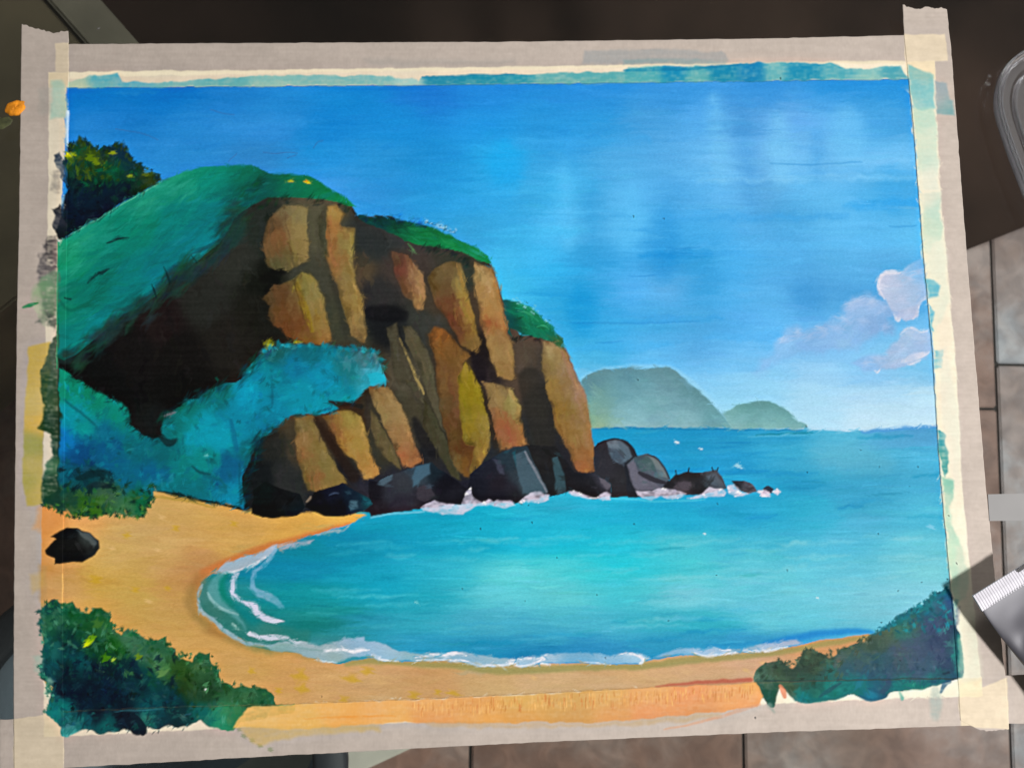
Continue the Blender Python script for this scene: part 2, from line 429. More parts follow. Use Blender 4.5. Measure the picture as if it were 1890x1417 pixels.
def work(rid, n, rx, ry, ang, jit=8, a=.4, sat=0.0, box=None, da=.12, soft=.4, shift=6):
    """go over a painted area with brush marks that pick up the colour already there"""
    ids = rid if isinstance(rid, (list, tuple)) else [rid]
    mk = np.isin(idm, ids)
    if box: mk &= (GX > box[0]) & (GX < box[2]) & (GY > box[1]) & (GY < box[3])
    yy, xx = np.nonzero(mk)
    if len(yy) == 0: return
    for i, k in enumerate(RNG.integers(0, len(yy), n)):
        py, px = yy[k], xx[k]
        sy = int(np.clip(py + RNG.normal(0, shift), 0, CH - 1)); sx = int(np.clip(px + RNG.normal(0, shift), 0, CW - 1))
        c = cv[sy, sx] if idm[sy, sx] in ids else cv[py, px]
        c = np.clip(c + RNG.normal(0, jit) + RNG.normal(0, jit * .35, 3), 0, 255)
        an = ang(GX[py, px], GY[py, px]) if callable(ang) else ang
        dab(GX[py, px], GY[py, px], rx * RNG.uniform(.5, 1.5), ry * RNG.uniform(.5, 1.5), an + RNG.normal(0, da), c, a, only=ids, soft=soft, seed=i)

REG = {}       # id -> (name, label, parent id)
def reg(name, label=None, parent=None):
    i = len(REG) + 1; REG[i] = (name, label, parent); return i

# ---- bare tape and paper: tape over the dark glass reads grey-tan, over the sheet or another strip it reads cream
TAPE = (.405, .348, .308); DBL = (.545, .46, .345); CREAM = (.62, .555, .44); CREAM2 = (.61, .515, .36)
EM = np.zeros((CH, CW, 3), np.float32); EM[:] = TAPE
cv[:] = EM * 255; 
def base(poly, c): fill(poly, tuple(255 * k for k in c), None, soft=1.6, wob=1.6)
STR_T = 'P 103,81 1744,63 1756,146 103,164'; STR_B = 'P -60,1330 25,1326 118,1312 1766,1251 1960,1240 1960,1331 1790,1338 945,1371 118,1416 -60,1430'
base('P 91,134 470,131 1000,124 1410,117 1724,113 1735,350 1766,700 1774,880 1790,1050 1813,1284 1650,1288 1410,1298 1100,1324 710,1334 500,1339 200,1354 82,1359 78,1000 90,340', CREAM)
base('P 103,81 127,81 127,134 103,134', DBL); base('P 1667,65 1744,64 1749,114 1670,116', DBL); base('P 26,1326 118,1313 118,1440 26,1440', DBL); base('P 1768,1284 1858,1250 1862,1345 1773,1340', DBL)
base('P 91,134 127,134 125,163 91,163', CREAM2); base('P 1670,116 1724,113 1726,146 1676,148', CREAM2); base('P 82,1314 117,1312 118,1356 82,1359', CREAM2); base('P 1767,1251 1811,1249 1813,1284 1770,1286', CREAM2)
cv[:] = srgb(cv / 255. * (1 + .05 * vnoise(CH, CW, 26, 26, 31)[..., None] + .035 * vnoise(CH, CW, 6, 6, 32)[..., None]) * ILL[..., None]); al[:] = 0; hm[:] = 0

# ---- sky
SKY = reg('painted_sky', 'bright blue brushed sky fading pale at the horizon')
sky_c = """150,175,0,115,200 300,175,0,115,200 420,178,25,125,205 520,180,25,135,215 650,180,0,128,212 790,180,0,108,208 900,178,0,122,220 1050,172,0,125,220 1110,172,5,128,222 1250,170,20,135,225 1400,165,15,130,220 1550,160,0,130,220 1665,160,0,132,222
150,235,35,132,212 250,232,20,120,200 350,235,35,135,212 480,235,40,140,220 600,235,0,125,210 740,232,0,135,220 900,230,0,140,230 1000,228,0,135,220 1100,228,5,142,225 1200,225,40,145,220 1310,220,60,165,245 1370,222,50,140,215 1450,225,80,165,240 1550,228,78,178,250 1640,225,35,150,225
180,270,35,135,210 330,290,40,140,215 480,285,40,130,200 600,295,20,145,225 700,300,20,140,215 800,300,0,130,210 930,295,5,165,240 1000,298,25,150,225 1150,300,55,165,235 1240,300,60,160,230 1325,295,92,192,255 1385,300,65,150,220 1440,295,105,195,255 1540,300,85,180,245 1660,300,95,190,250 1690,340,50,165,232
620,345,50,150,230 700,360,30,140,220 800,360,10,145,220 900,360,20,160,235 1000,360,20,155,225 1040,350,48,184,252 1090,360,30,150,220 1160,362,75,185,255 1240,362,40,150,225 1320,355,80,185,255 1400,362,65,155,222 1500,360,75,185,250 1640,370,42,162,232
870,430,25,150,215 930,430,25,160,230 1042,425,62,192,255 1090,430,35,150,220 1155,425,75,190,255 1220,432,25,145,220 1300,430,45,170,245 1390,425,60,165,235 1450,400,40,150,218 1550,425,75,185,250 1650,425,70,180,245 1700,440,75,195,255
930,485,40,185,245 1000,482,30,180,250 1100,478,5,140,215 1160,480,45,170,245 1220,482,5,130,210 1290,482,10,145,220 1360,480,50,170,245 1450,480,55,165,235 1560,482,65,170,235 1650,482,60,160,225
950,540,40,190,245 1030,540,0,150,220 1080,540,0,145,220 1160,535,60,170,245 1230,530,78,165,230 1300,540,20,150,225 1400,540,65,170,240 1480,540,48,148,220 1560,540,50,150,220
1000,600,35,160,220 1050,600,0,150,220 1120,600,20,160,235 1200,600,35,155,225 1280,600,50,160,230 1360,600,55,165,240 1420,600,70,180,250 1500,600,70,170,240 1060,650,35,175,235 1110,655,20,160,225 1200,650,75,180,245 1300,645,60,160,230 1400,650,90,185,250 1500,640,110,190,250
1060,692,110,195,240 1100,690,100,190,235 1300,695,110,195,250 1400,690,130,205,250 1500,690,140,205,250 1600,692,110,190,245 1700,690,95,188,240 1320,730,130,210,250 1400,735,140,215,250 1500,735,165,220,250 1600,735,180,225,250 1700,735,185,228,252 1320,770,150,215,240 1500,775,170,222,250 1600,775,190,228,248 1710,770,195,232,252"""
fill('P 124,162 470,161 940,157 1300,152 1677,147 1690,300 1706,500 1722,650 1728,790 1480,800 1080,800 1000,760 840,570 600,480 300,440 112,450 118,300', [(c[0], c[1], *(np.array(c[2:]) + (np.array([225, 240, 255]) - np.array(c[2:])) * (.16 * np.clip((c[0] - 400) / 600, 0, 1)))) for c in CP(sky_c)], SKY, soft=1.2, wob=2, sig=(62, 40, 2.6))
work(SKY, 700, 46, 13, 0, jit=4, a=.26, da=.10, shift=5)
for x0, y0, x1, y1, w, c, a in ((1040, 310, 1050, 450, 30, (95, 200, 255), .5), (1165, 370, 1160, 450, 60, (95, 198, 255), .45), (1318, 185, 1330, 330, 34, (120, 205, 255), .5), (1436, 215, 1440, 330, 50, (125, 208, 255), .5), (1560, 215, 1565, 290, 70, (115, 205, 255), .4), (1368, 200, 1385, 380, 34, (60, 150, 222), .3), (1225, 395, 1225, 500, 60, (25, 142, 220), .28), (1092, 350, 1095, 440, 34, (40, 156, 226), .28), (1505, 250, 1510, 330, 24, (60, 155, 228), .35), (1645, 320, 1655, 380, 60, (50, 165, 236), .35), (930, 280, 935, 330, 70, (10, 172, 248), .4), (1170, 500, 1165, 560, 50, (80, 180, 250), .4), (1070, 545, 1075, 600, 60, (0, 148, 222), .4), (1480, 540, 1500, 560, 60, (55, 152, 222), .4)):
    stroke([(x0, y0), ((x0 + x1) / 2, (y0 + y1) / 2), (x1, y1)], [w * .5, w, w * .6], c, None, a=a, soft=18, wob=6, only=[SKY], hgt=.3)  # upright bands: sheen of the buckled paper painted into the sky colour
for x0, x1, y0, w, c, a in ((1290, 1690, 330, 14, (140, 212, 255), .4), (1500, 1690, 300, 18, (130, 205, 255), .4), (1230, 1560, 402, 16, (60, 165, 235), .5), (1560, 1700, 378, 22, (48, 166, 240), .6), (1250, 1500, 455, 14, (90, 190, 252), .4), (900, 1060, 430, 30, (70, 200, 255), .35), (1180, 1310, 470, 20, (5, 135, 215), .4), (950, 1090, 500, 24, (45, 185, 250), .35), (1050, 1240, 640, 20, (60, 178, 248), .35), (1100, 1420, 680, 24, (105, 195, 252), .4), (1300, 1480, 620, 22, (75, 182, 252), .35), (640, 900, 380, 26, (45, 165, 240), .3), (950, 1200, 262, 16, (60, 172, 245), .35), (1480, 1680, 450, 22, (95, 195, 255), .4), (1150, 1330, 590, 14, (45, 160, 235), .4), (400, 560, 235, 30, (52, 150, 228), .4), (200, 330, 265, 20, (50, 145, 222), .4)):
    stroke([(x0, y0 + 4), ((x0 + x1) / 2, y0), (x1, y0 - 2)], [w * .3, w, w * .5], c, None, a=a, soft=6, wob=5, only=[SKY], dry=.4, hgt=.4)
work(SKY, 900, 24, 5, 0, jit=5, a=.35, da=.15, shift=4)
work(SKY, 500, 60, 3, 0, jit=4, a=.25, da=.03, shift=3)
for y0, x0, x1 in ((303, 1420, 1590), (418, 1640, 1690), (458, 1230, 1290), (510, 1160, 1210), (596, 1050, 1290), (632, 1100, 1150)):
    stroke([(x0, y0), ((x0 + x1) / 2, y0 + 2), (x1, y0 - 2)], [1, 3, 1], (25, 125, 200), None, a=.35, soft=2)
# scribbled pencil marks in the sky
for p in ('A1 1530,800 1620,830 1700,840', 'A1 840,940 950,960 1060,975 1150,1020', 'B1 60,1110 160,1120 250,1105 310,1115', 'B1 430,1080 450,1040 500,1025', 'B1 240,1150 300,1130', 'A1 1660,1180 1720,1120', 'B1 880,200 960,210'):
    stroke(p, 1.6, (60, 95, 150), None, a=.45, soft=1)

# ---- clouds
CLD = reg('painted_cloud', 'lavender cloud puff highest at the right edge'); CLB = reg('painted_cloud', 'faint blue cloud bank drifting down left'); CLC = reg('painted_cloud', 'low pale cloud with white lower edge')
fill('D2 590,850 640,790 720,772 800,785 850,815 930,850 970,940 900,930 930,1000 920,1040 880,1055 850,1040 800,1080 740,1110 650,1165 580,1170 480,1170 380,1190 300,1190 220,1210 150,1220 90,1260 40,1300 0,1330 -60,1330 0,1240 70,1210 75,1120 130,1070 160,1010 250,1005 330,1020 480,960 560,920', '1560,620,145,190,238 1600,560,160,192,234 1500,640,132,184,236 1440,650,140,196,246 1520,620,140,186,235 1620,600,138,178,226', CLB, soft=11, wob=6, a=.9)
fill('D2 640,1260 700,1215 800,1200 890,1200 890,1170 920,1130 970,1110 985,1040 1040,995 1090,1010 1140,1045 1190,1020 1215,1150 1190,1175 1160,1230 1120,1245 1060,1270 1000,1290 940,1310 870,1310 800,1310 720,1320', '1700,620,172,200,236 1680,640,165,195,232 1640,665,160,190,228 1600,670,140,190,240', CLC, soft=6, wob=3, a=.92)
fill('D2 820,700 828,660 840,620 880,592 940,595 1000,595 1070,530 1150,500 1166,640 1185,780 1140,810 1110,850 1110,910 1080,950 1030,955 985,930 965,950 935,905 870,800 830,760', '1640,520,202,206,230 1660,530,182,200,230 1690,500,130,192,242 1690,550,172,200,235 1670,580,182,198,230', CLD, soft=3.2, wob=3, a=.95)
for p, w in (('D2 825,710 835,650 870,605 930,600 1000,597', [3, 8, 10, 4]), ('D2 825,700 850,760 870,800', [4, 2]), ('D2 1180,785 1140,800 1115,840 1110,900 1080,940', [8, 5, 5, 4]), ('D2 985,930 968,955 935,905', [4, 8, 2]),
             ('D2 1190,1175 1150,1200 1110,1215 1060,1230 1000,1245', [5, 10, 12, 6]), ('D2 1130,1240 1060,1270 1040,1265', [3, 6, 3]), ('D2 985,1050 1040,1000 1090,1012 1140,1046 1185,1025', [2, 4, 4, 2]), ('D2 800,1310 820,1330 840,1305', [2, 4, 2])):
    stroke(p, w, (222, 226, 242), None, a=.8, soft=1.3, dry=.35)
work([CLD, CLB, CLC], 120, 16, 8, -.3, jit=6, a=.35, da=.6)
for p, r_, c in (('D2 700,830 640,860 780,840 860,870 600,950 720,960 520,1010 430,1050 330,1070 250,1060 160,1090 880,1000', 15, (172, 200, 240)), ('D2 680,800 620,830 780,810 560,930 400,1010 240,1030 130,1090', 11, (196, 214, 244)), ('D2 1040,1040 1100,1070 1150,1100 1000,1150 920,1190 820,1230 740,1260', 13, (186, 206, 238)), ('D2 900,650 960,700 1050,650 1120,600 1000,800 1050,880', 14, (200, 208, 236))):
    for x, y in T(p): dab(x, y, r_ * random.uniform(.8, 1.3), r_ * random.uniform(.5, .8), random.uniform(-.6, .2), c, .45, soft=.9, seed=int(x))

# ---- far headlands
MT1 = reg('painted_headland', 'large flat-topped grey-green headland on the horizon'); MT2 = reg('painted_headland', 'small rounded grey-green headland on the horizon')
stroke('P 1076,700 1106,684 1161,677 1235,677 1262,694 1300,728 1330,760', 9, (155, 215, 245), None, a=.55, soft=4)
fill('P 1060,720 1072,706 1082,693 1103,684 1128,682 1161,677 1184,681 1209,679 1235,678 1250,687 1270,706 1296,728 1321,753 1347,784 1354,790 1200,789 1085,790', '1090,700,92,140,154 1160,690,94,146,162 1230,690,98,145,158 1280,725,94,144,155 1330,775,104,162,172 1150,730,106,160,174 1220,740,118,168,180 1100,740,112,162,160 1095,772,140,178,150 1160,775,138,190,202 1260,775,136,186,198', MT1, soft=1.6, wob=1.5)
fill('P 1332,764 1345,756 1357,748 1382,743 1405,739 1420,741 1433,746 1456,761 1471,776 1489,784 1486,791 1352,791 1340,776', '1400,748,94,150,154 1440,760,96,152,157 1370,755,100,158,162 1350,770,136,190,196 1420,780,136,196,200 1470,782,122,180,186', MT2, soft=1.4, wob=1.5)
work([MT1, MT2], 160, 18, 7, .2, jit=5, a=.35, da=.5)

# ---- sea
SEA = reg('painted_sea', 'turquoise bay water in horizontal brush strokes')
sea_c = """1150,803,0,140,195 1300,803,0,135,195 1450,805,10,145,200 1550,805,70,180,220 1680,803,60,150,210
1250,850,0,140,200 1350,850,0,140,205 1450,840,30,160,210 1550,850,58,166,206 1620,860,50,155,202 1700,850,50,175,225
1400,900,0,150,205 1470,895,5,142,198 1600,885,25,148,195 1700,895,40,160,210
1000,930,30,170,205 1100,925,20,175,215 1200,930,0,160,210 1350,930,0,150,205 1450,930,10,165,205 1600,925,28,150,200 1720,930,60,185,225
700,962,0,150,185 800,958,0,160,195 900,955,0,170,205 1000,960,15,180,215 1100,962,0,175,215 1250,960,0,165,210 1400,955,0,150,205 1500,960,20,170,210 1600,965,60,170,215 1700,960,45,175,215
560,1005,0,130,150 650,1000,0,130,170 750,1000,0,150,190 850,1000,0,160,195 950,1000,0,180,215 1050,1005,0,190,215 1150,1005,0,185,215 1250,1005,60,195,215 1400,1000,40,175,210 1550,1000,60,180,220 1700,1000,90,200,225
480,1050,0,130,165 560,1050,0,130,170 680,1050,0,150,185 800,1045,30,175,205 950,1055,92,212,220 1050,1050,70,210,220 1150,1050,0,200,220 1250,1050,60,200,215 1400,1045,70,190,215 1550,1050,80,190,220 1720,1050,110,205,220
530,1100,0,140,155 600,1100,10,150,160 700,1090,0,160,195 800,1100,25,165,190 930,1100,90,205,220 1050,1100,90,205,215 1150,1100,40,190,210 1250,1100,120,205,225 1400,1100,90,200,225 1500,1100,100,200,225 1650,1100,115,200,225
500,1150,0,115,120 580,1150,0,112,104 680,1150,30,150,180 760,1150,40,165,190 900,1150,60,170,200 1000,1150,60,175,205 1120,1150,60,175,205 1200,1145,30,170,195 1300,1150,20,170,195 1450,1140,90,200,220 1600,1130,110,195,215 1700,1120,110,195,220
600,1190,60,140,150 780,1185,30,150,195 880,1195,20,138,185 960,1195,10,125,180 1100,1195,20,130,190 1250,1190,20,140,190 1350,1185,20,135,195 1500,1150,70,190,215 1560,1150,80,185,215 420,1090,40,135,140 400,1130,50,130,130 450,1150,45,130,130 1480,1180,30,140,205"""
fill('P 1060,790 1200,788 1300,790 1420,793 1486,793 1560,796 1640,792 1729,786 1735,900 1746,1000 1753,1080 1768,1250 1000,1250 500,1240 350,1200 340,1000 640,930', [(c[0], c[1], *(np.array(c[2:]) + (np.array([165, 222, 230]) - np.array(c[2:])) * np.interp(c[0], [500, 900, 1700], [.03, .10, .22]))) for c in CP(sea_c)], SEA, soft=1.2, wob=1.6, sig=(80, 26, 2.6))
work(SEA, 900, 44, 8, -.02, jit=6, a=.33, da=.05, shift=5)
work(SEA, 1200, 26, 3.2, -.02, jit=7, a=.36, da=.06, shift=3)
rs_ = random.Random(9)
for i in range(64):
    y = rs_.uniform(985, 1165); x = rs_.uniform(620, 1700); L = rs_.uniform(40, 150); g = (x - 620) / 1080.
    if y > 1125 and x > 1560: continue
    stroke([(x - L / 2, y + 2), (x, y), (x + L / 2, y - 2)], [2, rs_.uniform(5, 12), 2], (100 + 50 * g, 208 + 10 * g, 222 + 8 * g), None, a=rs_.uniform(.15, .4), soft=4, wob=4, only=[SEA], dry=.4, hgt=.4)
for i in range(46):
    y = rs_.choice([rs_.uniform(800, 960), rs_.uniform(1140, 1200)]); x = rs_.uniform(900, 1730); L = rs_.uniform(40, 130)
    stroke([(x - L / 2, y + 2), (x, y), (x + L / 2, y - 1)], [2, rs_.uniform(4, 9), 2], rs_.choice([(0, 128, 196), (20, 150, 205), (60, 172, 214), (0, 140, 185)]), None, a=rs_.uniform(.2, .45), soft=4, wob=4, only=[SEA], dry=.4, hgt=.4)
stroke('P 1500,830 1560,845 1640,855', [20, 60, 20], (110, 190, 215), None, a=.35, soft=18, wob=6, only=[SEA])
work(SEA, 260, 30, 2.2, -.02, jit=16, a=.30, da=.06, shift=3)
stroke('P 1095,791 1200,790 1300,792 1480,794', [3, 4, 4, 3], (0, 118, 170), None, a=.55, soft=1.4)
stroke('P 1395,803 1440,801 1500,798', [2, 4, 1], (0, 130, 150), None, a=.7)
stroke('P 1590,797 1660,791 1727,786', [6, 8, 6], (85, 160, 225), None, a=.7, soft=2)
stroke('P 1380,806 1470,803 1560,800', [2, 4, 2], (90, 190, 225), None, a=.5)
stroke('P 1410,1189 1450,1180 1500,1169 1560,1164 1612,1166', [8, 13, 13, 12, 4], (15, 128, 208), None, a=.7, soft=5)
stroke('P 1130,868 1220,872 1300,864', [3, 6, 2], (0, 125, 190), None, a=.4, soft=3)
for x, y, w, c in ((1249, 816, 5, (225, 245, 250)), (1293, 828, 4, (200, 235, 245)), (1362, 861, 8, (160, 215, 235)), (1300, 985, 3, (230, 245, 250)), (1508, 1103, 3, (240, 250, 250)), (1718, 973, 9, (120, 205, 235)), (769, 1111, 5, (110, 205, 215))):
    dab(x, y, w, w * .45, .35, c, .95)

# ---- sand
SAND = reg('painted_sand', 'golden sand beach curving round the bay')
SHORE = T('P 678,950 645,966 600,980 560,992 515,1011 470,1021 430,1035 396,1055 372,1075 362,1100 368,1123 389,1143 407,1160 432,1177 452,1189 480,1196 520,1202 546,1204 572,1212 592,1220 627,1225 653,1219 688,1213 711,1220 749,1222 765,1220 813,1217 851,1221 877,1227 907,1231 950,1226 965,1231 991,1225 1024,1223 1082,1223 1128,1226 1181,1225 1204,1217 1240,1212 1270,1208 1301,1211 1331,1207 1359,1203 1395,1203 1420,1200 1448,1195 1481,1188 1512,1181 1552,1176 1603,1170')
sand_c = """95,965,214,140,66 150,970,222,160,85 250,960,200,160,90 330,930,205,160,85 420,960,210,160,80 560,975,215,160,70 620,955,225,170,75 100,1030,205,140,70 200,1030,205,165,90 300,1020,205,160,90 350,1060,190,135,75 130,1080,205,155,85 180,1070,205,160,65 250,1100,200,160,75 330,1100,195,145,75 300,1140,200,155,80 100,1090,200,150,85 400,1205,205,155,80 450,1230,208,160,90 520,1250,208,155,85 600,1260,208,158,95 700,1250,205,160,100 800,1260,205,155,95 900,1250,205,165,105 1000,1250,210,170,115 1100,1250,205,165,110 1200,1245,215,170,115 1300,1235,210,165,115 1400,1225,210,165,120 1480,1215,205,150,95 1540,1205,205,148,92 480,1210,200,150,75 200,1130,205,155,75 300,1200,205,155,80"""
fill(SHORE + T('P 1650,1180 1700,1260 1420,1262 1219,1268 788,1289 520,1299 117,1314 84,1260 76,1100 78,935 110,910 180,905 285,903 360,918 455,938 560,935'), [(c[0], c[1], c[2] * .985, c[3] * 1.01, c[4] * 1.10) for c in CP(sand_c)], SAND, soft=1.3, wob=1.6, sig=40)
work(SAND, 500, 40, 9, .02, jit=6, a=.3, da=.15)
work(SAND, 500, 22, 4, .0, jit=6, a=.3, da=.2)
# olive damp edge along the shore
stroke('P 640,1224 690,1217 760,1225 860,1227 910,1238 990,1235 1100,1230 1190,1230 1260,1218 1360,1211 1450,1202 1520,1187 1600,1176', [9, 12, 10, 12, 15, 14, 12, 12, 14, 11, 10, 10, 8], (152, 150, 92), None, a=.75, soft=4, only=[SAND])
for x, y, rx, ry in ((553, 1246, 13, 18), (560, 1268, 14, 13), (648, 1250, 20, 12), (678, 1238, 14, 10), (635, 1292, 10, 12), (765, 1281, 13, 8), (808, 1276, 8, 6), (836, 1278, 14, 7), (515, 1273, 8, 8), (234, 987, 9, 8), (325, 974, 8, 7), (432, 967, 9, 6), (175, 1068, 13, 12), (250, 1087, 9, 8), (310, 1085, 7, 6), (465, 1237, 8, 9), (380, 1270, 12, 8)):
    dab(x, y, rx, ry, .2, (200, 160, 42), .62, only=[SAND], soft=.7, seed=int(x))
for x, y in ((290, 1015), (275, 1110), (208, 1012), (300, 955), (985, 1250), (1375, 1236), (1408, 1222)):
    dab(x, y, 9, 5, .3, (225, 185, 125), .6, only=[SAND], soft=.8, seed=int(x))
stroke('A3 1120,850 1300,870 1420,890 1560,930', [4, 6, 5, 3], (165, 140, 60), None, a=.7, soft=2, only=[SAND])
stroke('A3 1125,805 1300,850 1500,890 1750,930 1889,1000', [2, 4, 3, 4, 2], (225, 180, 80), None, a=.8, soft=1.2)

# ---- cove and shore foam
FOAM = reg('painted_surf', 'white surf line lapping the sand')
fill('Z 150,470 110,560 100,660 130,740 220,800 290,880 380,930 480,980 700,1000 1000,990 1000,880 700,820 560,780 440,680 340,600 320,500 380,420 500,390 300,420', '375,1090,70,125,118 390,1130,58,118,108 420,1085,0,128,112 430,1150,48,120,112 460,1120,0,128,135 500,1175,60,128,122 540,1170,40,125,120 450,1065,0,130,138', None, soft=7, wob=3, a=.85, sig=20, only=[SEA])
stroke('Z 1310,25 1100,90 900,145 750,185 560,240 400,310 260,370 150,420', [4, 9, 11, 12, 15, 16, 16, 14], (196, 120, 66), None, a=.85, soft=5, only=[SAND])
fill('Z 90,420 20,560 0,650 40,730 120,830 200,890 300,930 420,990 560,1030 680,1050 850,1050 960,1085 1060,1110 960,1060 680,1010 480,975 290,870 130,740 100,660 110,560 190,430', '350,1090,160,126,70 345,1120,162,128,72 365,1150,154,126,70 395,1175,162,120,64 430,1188,152,128,74 480,1200,130,134,84 530,1204,158,136,78 365,1070,168,118,66', SAND, soft=9, wob=3, a=.85, sig=18)
fill('Z 225,412 330,340 470,290 600,250 700,210 745,190 740,220 660,290 560,350 430,400 300,425', '400,1052,165,178,190 450,1038,165,182,196 490,1022,160,178,196 510,1010,190,200,215', FOAM, soft=1.8, wob=3, a=.95)
stroke('Z 300,425 430,400 560,350 650,290', [2, 5, 5, 3], (215, 222, 232), None, a=.85, dry=.3)
fill('Z 745,185 900,165 1030,155 1000,182 850,222 760,235', (168, 172, 186), FOAM, soft=1.6, wob=3, a=.9, dry=.3)
fill('Z 1030,112 1150,78 1250,68 1320,20 1295,60 1222,102 1150,95 1060,118', (172, 180, 182), FOAM, soft=1.6, wob=2, a=.9, dry=.2)
fill('Z 740,190 745,230 700,300 620,380 575,405 555,470 570,540 680,570 750,620 800,695 760,695 680,640 580,600 525,545 520,460 540,400 640,330 690,260', '490,1030,150,185,212 475,1055,110,170,205 475,1075,115,172,205 500,1097,140,180,205 520,1115,70,160,180', FOAM, soft=2, wob=3, a=.85, dry=.25)
fill('Z 270,430 340,420 290,480 270,560 310,640 420,740 490,860 420,800 340,730 240,660 190,590 200,520', (86, 156, 160), None, soft=4, wob=4, a=.8)
stroke('Z 190,570 230,650 330,715 430,750', [3, 6, 5, 2], (140, 186, 188), None, a=.75, dry=.3); stroke('Z 380,815 400,840 435,862', [4, 7, 2], (165, 205, 200), None, a=.8, dry=.3)
fill('Z 395,415 442,408 402,500 395,580 450,635 575,655 590,710 640,745 720,770 795,800 710,822 620,797 580,765 520,690 450,648 380,612 355,550 360,490', '430,1060,150,185,205 425,1090,205,214,236 450,1110,190,205,228 470,1125,212,214,236 490,1140,190,205,225 515,1147,205,212,228', FOAM, soft=1.4, wob=2.5, a=.97)
stroke('Z 145,515 105,585 110,660 142,732 212,772 272,832 330,872 402,922 482,972 560,987 700,990 830,970', [4, 5, 6, 6, 6, 7, 7, 7, 7, 5, 5, 4], (154, 182, 192), FOAM, a=.92, wob=2.5, dry=.2)
fill('Z 488,880 520,873 600,905 700,903 790,903 860,943 960,958 1070,985 1000,1012 900,982 800,947 690,947 600,942 520,915', '465,1166,205,214,228 500,1174,196,206,222 540,1180,190,202,214 580,1190,160,186,196', FOAM, soft=1.4, wob=2.5, a=.95)
fill('Z 640,992 850,972 960,965 1070,985 1180,960 1300,935 1430,928 1430,958 1500,958 1600,990 1700,1035 1820,1050 1890,1058 1890,1112 1700,1118 1600,1105 1500,1075 1350,1080 1220,1122 1060,1107 960,1072 850,1042 720,1030', '520,1195,135,170,168 560,1198,150,176,184 600,1205,158,178,188 640,1186,150,182,212 665,1180,148,186,215 620,1215,160,180,172 690,1190,160,192,220 720,1205,158,190,210 760,1212,140,180,190', FOAM, soft=2, wob=3.5, a=.93)
fill('P 765,1206 800,1205 860,1204 920,1212 950,1216 950,1225 907,1230 877,1226 851,1220 813,1216 765,1219', '790,1210,140,176,190 860,1212,150,185,206 920,1222,160,190,205', FOAM, soft=2, wob=3, a=.9)
stroke('Z 1120,1032 1220,1024 1330,1032 1450,1030', [2, 6, 5, 2], (222, 226, 236), FOAM, a=.9, wob=2.5); stroke('Z 1490,1075 1580,1108 1700,1118', [2, 4, 2], (222, 222, 222), FOAM, a=.85)
stroke('Z 890,1010 980,1020 1100,1030', [2, 4, 2], (120, 160, 160), None, a=.5)
fill('P 940,1222 965,1228 991,1222 1024,1221 1082,1221 1128,1224 1181,1223 1200,1216 1185,1208 1165,1203 1128,1208 1085,1204 1030,1204 1000,1209 960,1216', '1000,1215,190,208,225 1070,1212,130,180,210 1130,1215,160,195,220 1175,1215,190,215,235', FOAM, soft=2.4, wob=2, a=.8)
fill('P 1205,1213 1240,1208 1270,1205 1301,1209 1331,1205 1359,1201 1395,1201 1420,1198 1450,1192 1481,1185 1470,1178 1430,1184 1400,1190 1370,1196 1345,1198 1310,1196 1265,1195 1235,1201', '1240,1205,150,190,220 1310,1203,190,205,230 1370,1200,150,175,190 1420,1192,195,205,225 1460,1185,190,185,200', FOAM, soft=2.4, wob=2, a=.8)
for p, w in (('B4 520,560 600,555 680,565 760,568 840,555', [2, 7, 6, 6, 3]), ('B4 850,590 920,620 1000,640', [3, 4, 2]), ('B4 1160,612 1250,600 1350,588 1450,585 1540,600', [2, 6, 8, 8, 3]), ('B4 1170,632 1300,630 1400,625 1500,635 1600,660 1720,678 1820,665 1889,655', [2, 4, 4, 5, 6, 7, 6, 5]),
             ('C4 0,650 90,680 170,655 250,620', [4, 6, 5, 8]), ('C4 0,640 130,615 250,610', [2, 5, 4]), ('C4 230,655 300,660', [6, 3]), ('C4 540,640 640,650 740,665', [1, 4, 2]), ('C4 800,590 880,580 960,610 985,640 950,655', [2, 5, 6, 8, 5]), ('C4 1330,575 1420,605 1530,590 1640,572', [2, 6, 6, 4]), ('C4 1690,560 1790,572 1889,555', [3, 7, 5]), ('D4 0,570 90,548 170,535', [5, 6, 2]), ('B4 450,632 540,645 600,648', [2, 4, 2]), ('C4 1480,545 1600,560', [2, 4])):
    stroke(p, [k * .72 for k in w], (236, 236, 244), FOAM, a=.92, wob=2.2, dry=.2)

# ---- cliff body
CLIFF = reg('painted_cliff', 'dark brown sea cliff split into upright columns')
cl_c = """150,680,12,14,14 250,650,18,16,16 200,720,10,11,11 300,600,30,22,22 330,650,18,16,15 380,560,38,40,36 420,620,30,28,24 330,720,12,12,11 300,790,20,24,24 440,480,30,32,28 470,420,25,30,26 490,520,10,12,8 480,580,16,16,12 580,420,62,60,45 570,520,48,48,38 610,600,45,46,34 640,630,42,44,34 660,500,60,50,36 690,450,30,34,34 700,540,32,32,32 740,420,35,40,40 720,600,14,16,18 740,500,50,42,38 780,590,38,40,36 800,560,50,42,32 860,660,48,38,28 880,660,20,14,14 900,700,30,24,24 870,510,38,42,34 880,560,55,44,32 690,700,30,28,20 730,700,62,58,46 720,760,40,38,32 750,760,50,46,34 780,820,55,50,38 690,830,42,40,30 780,830,14,16,22 640,790,40,26,16 560,830,52,44,32 500,820,22,24,22 490,880,10,14,16 520,880,28,30,30 545,780,50,44,32 960,660,62,52,42 990,680,50,44,38 990,740,36,34,30 980,800,30,30,30 1000,850,26,26,30 950,720,60,48,38 900,760,52,42,28 1030,880,24,24,30 870,860,26,30,34 620,900,22,22,26 690,900,26,26,34 760,880,26,28,36 850,900,20,20,30"""
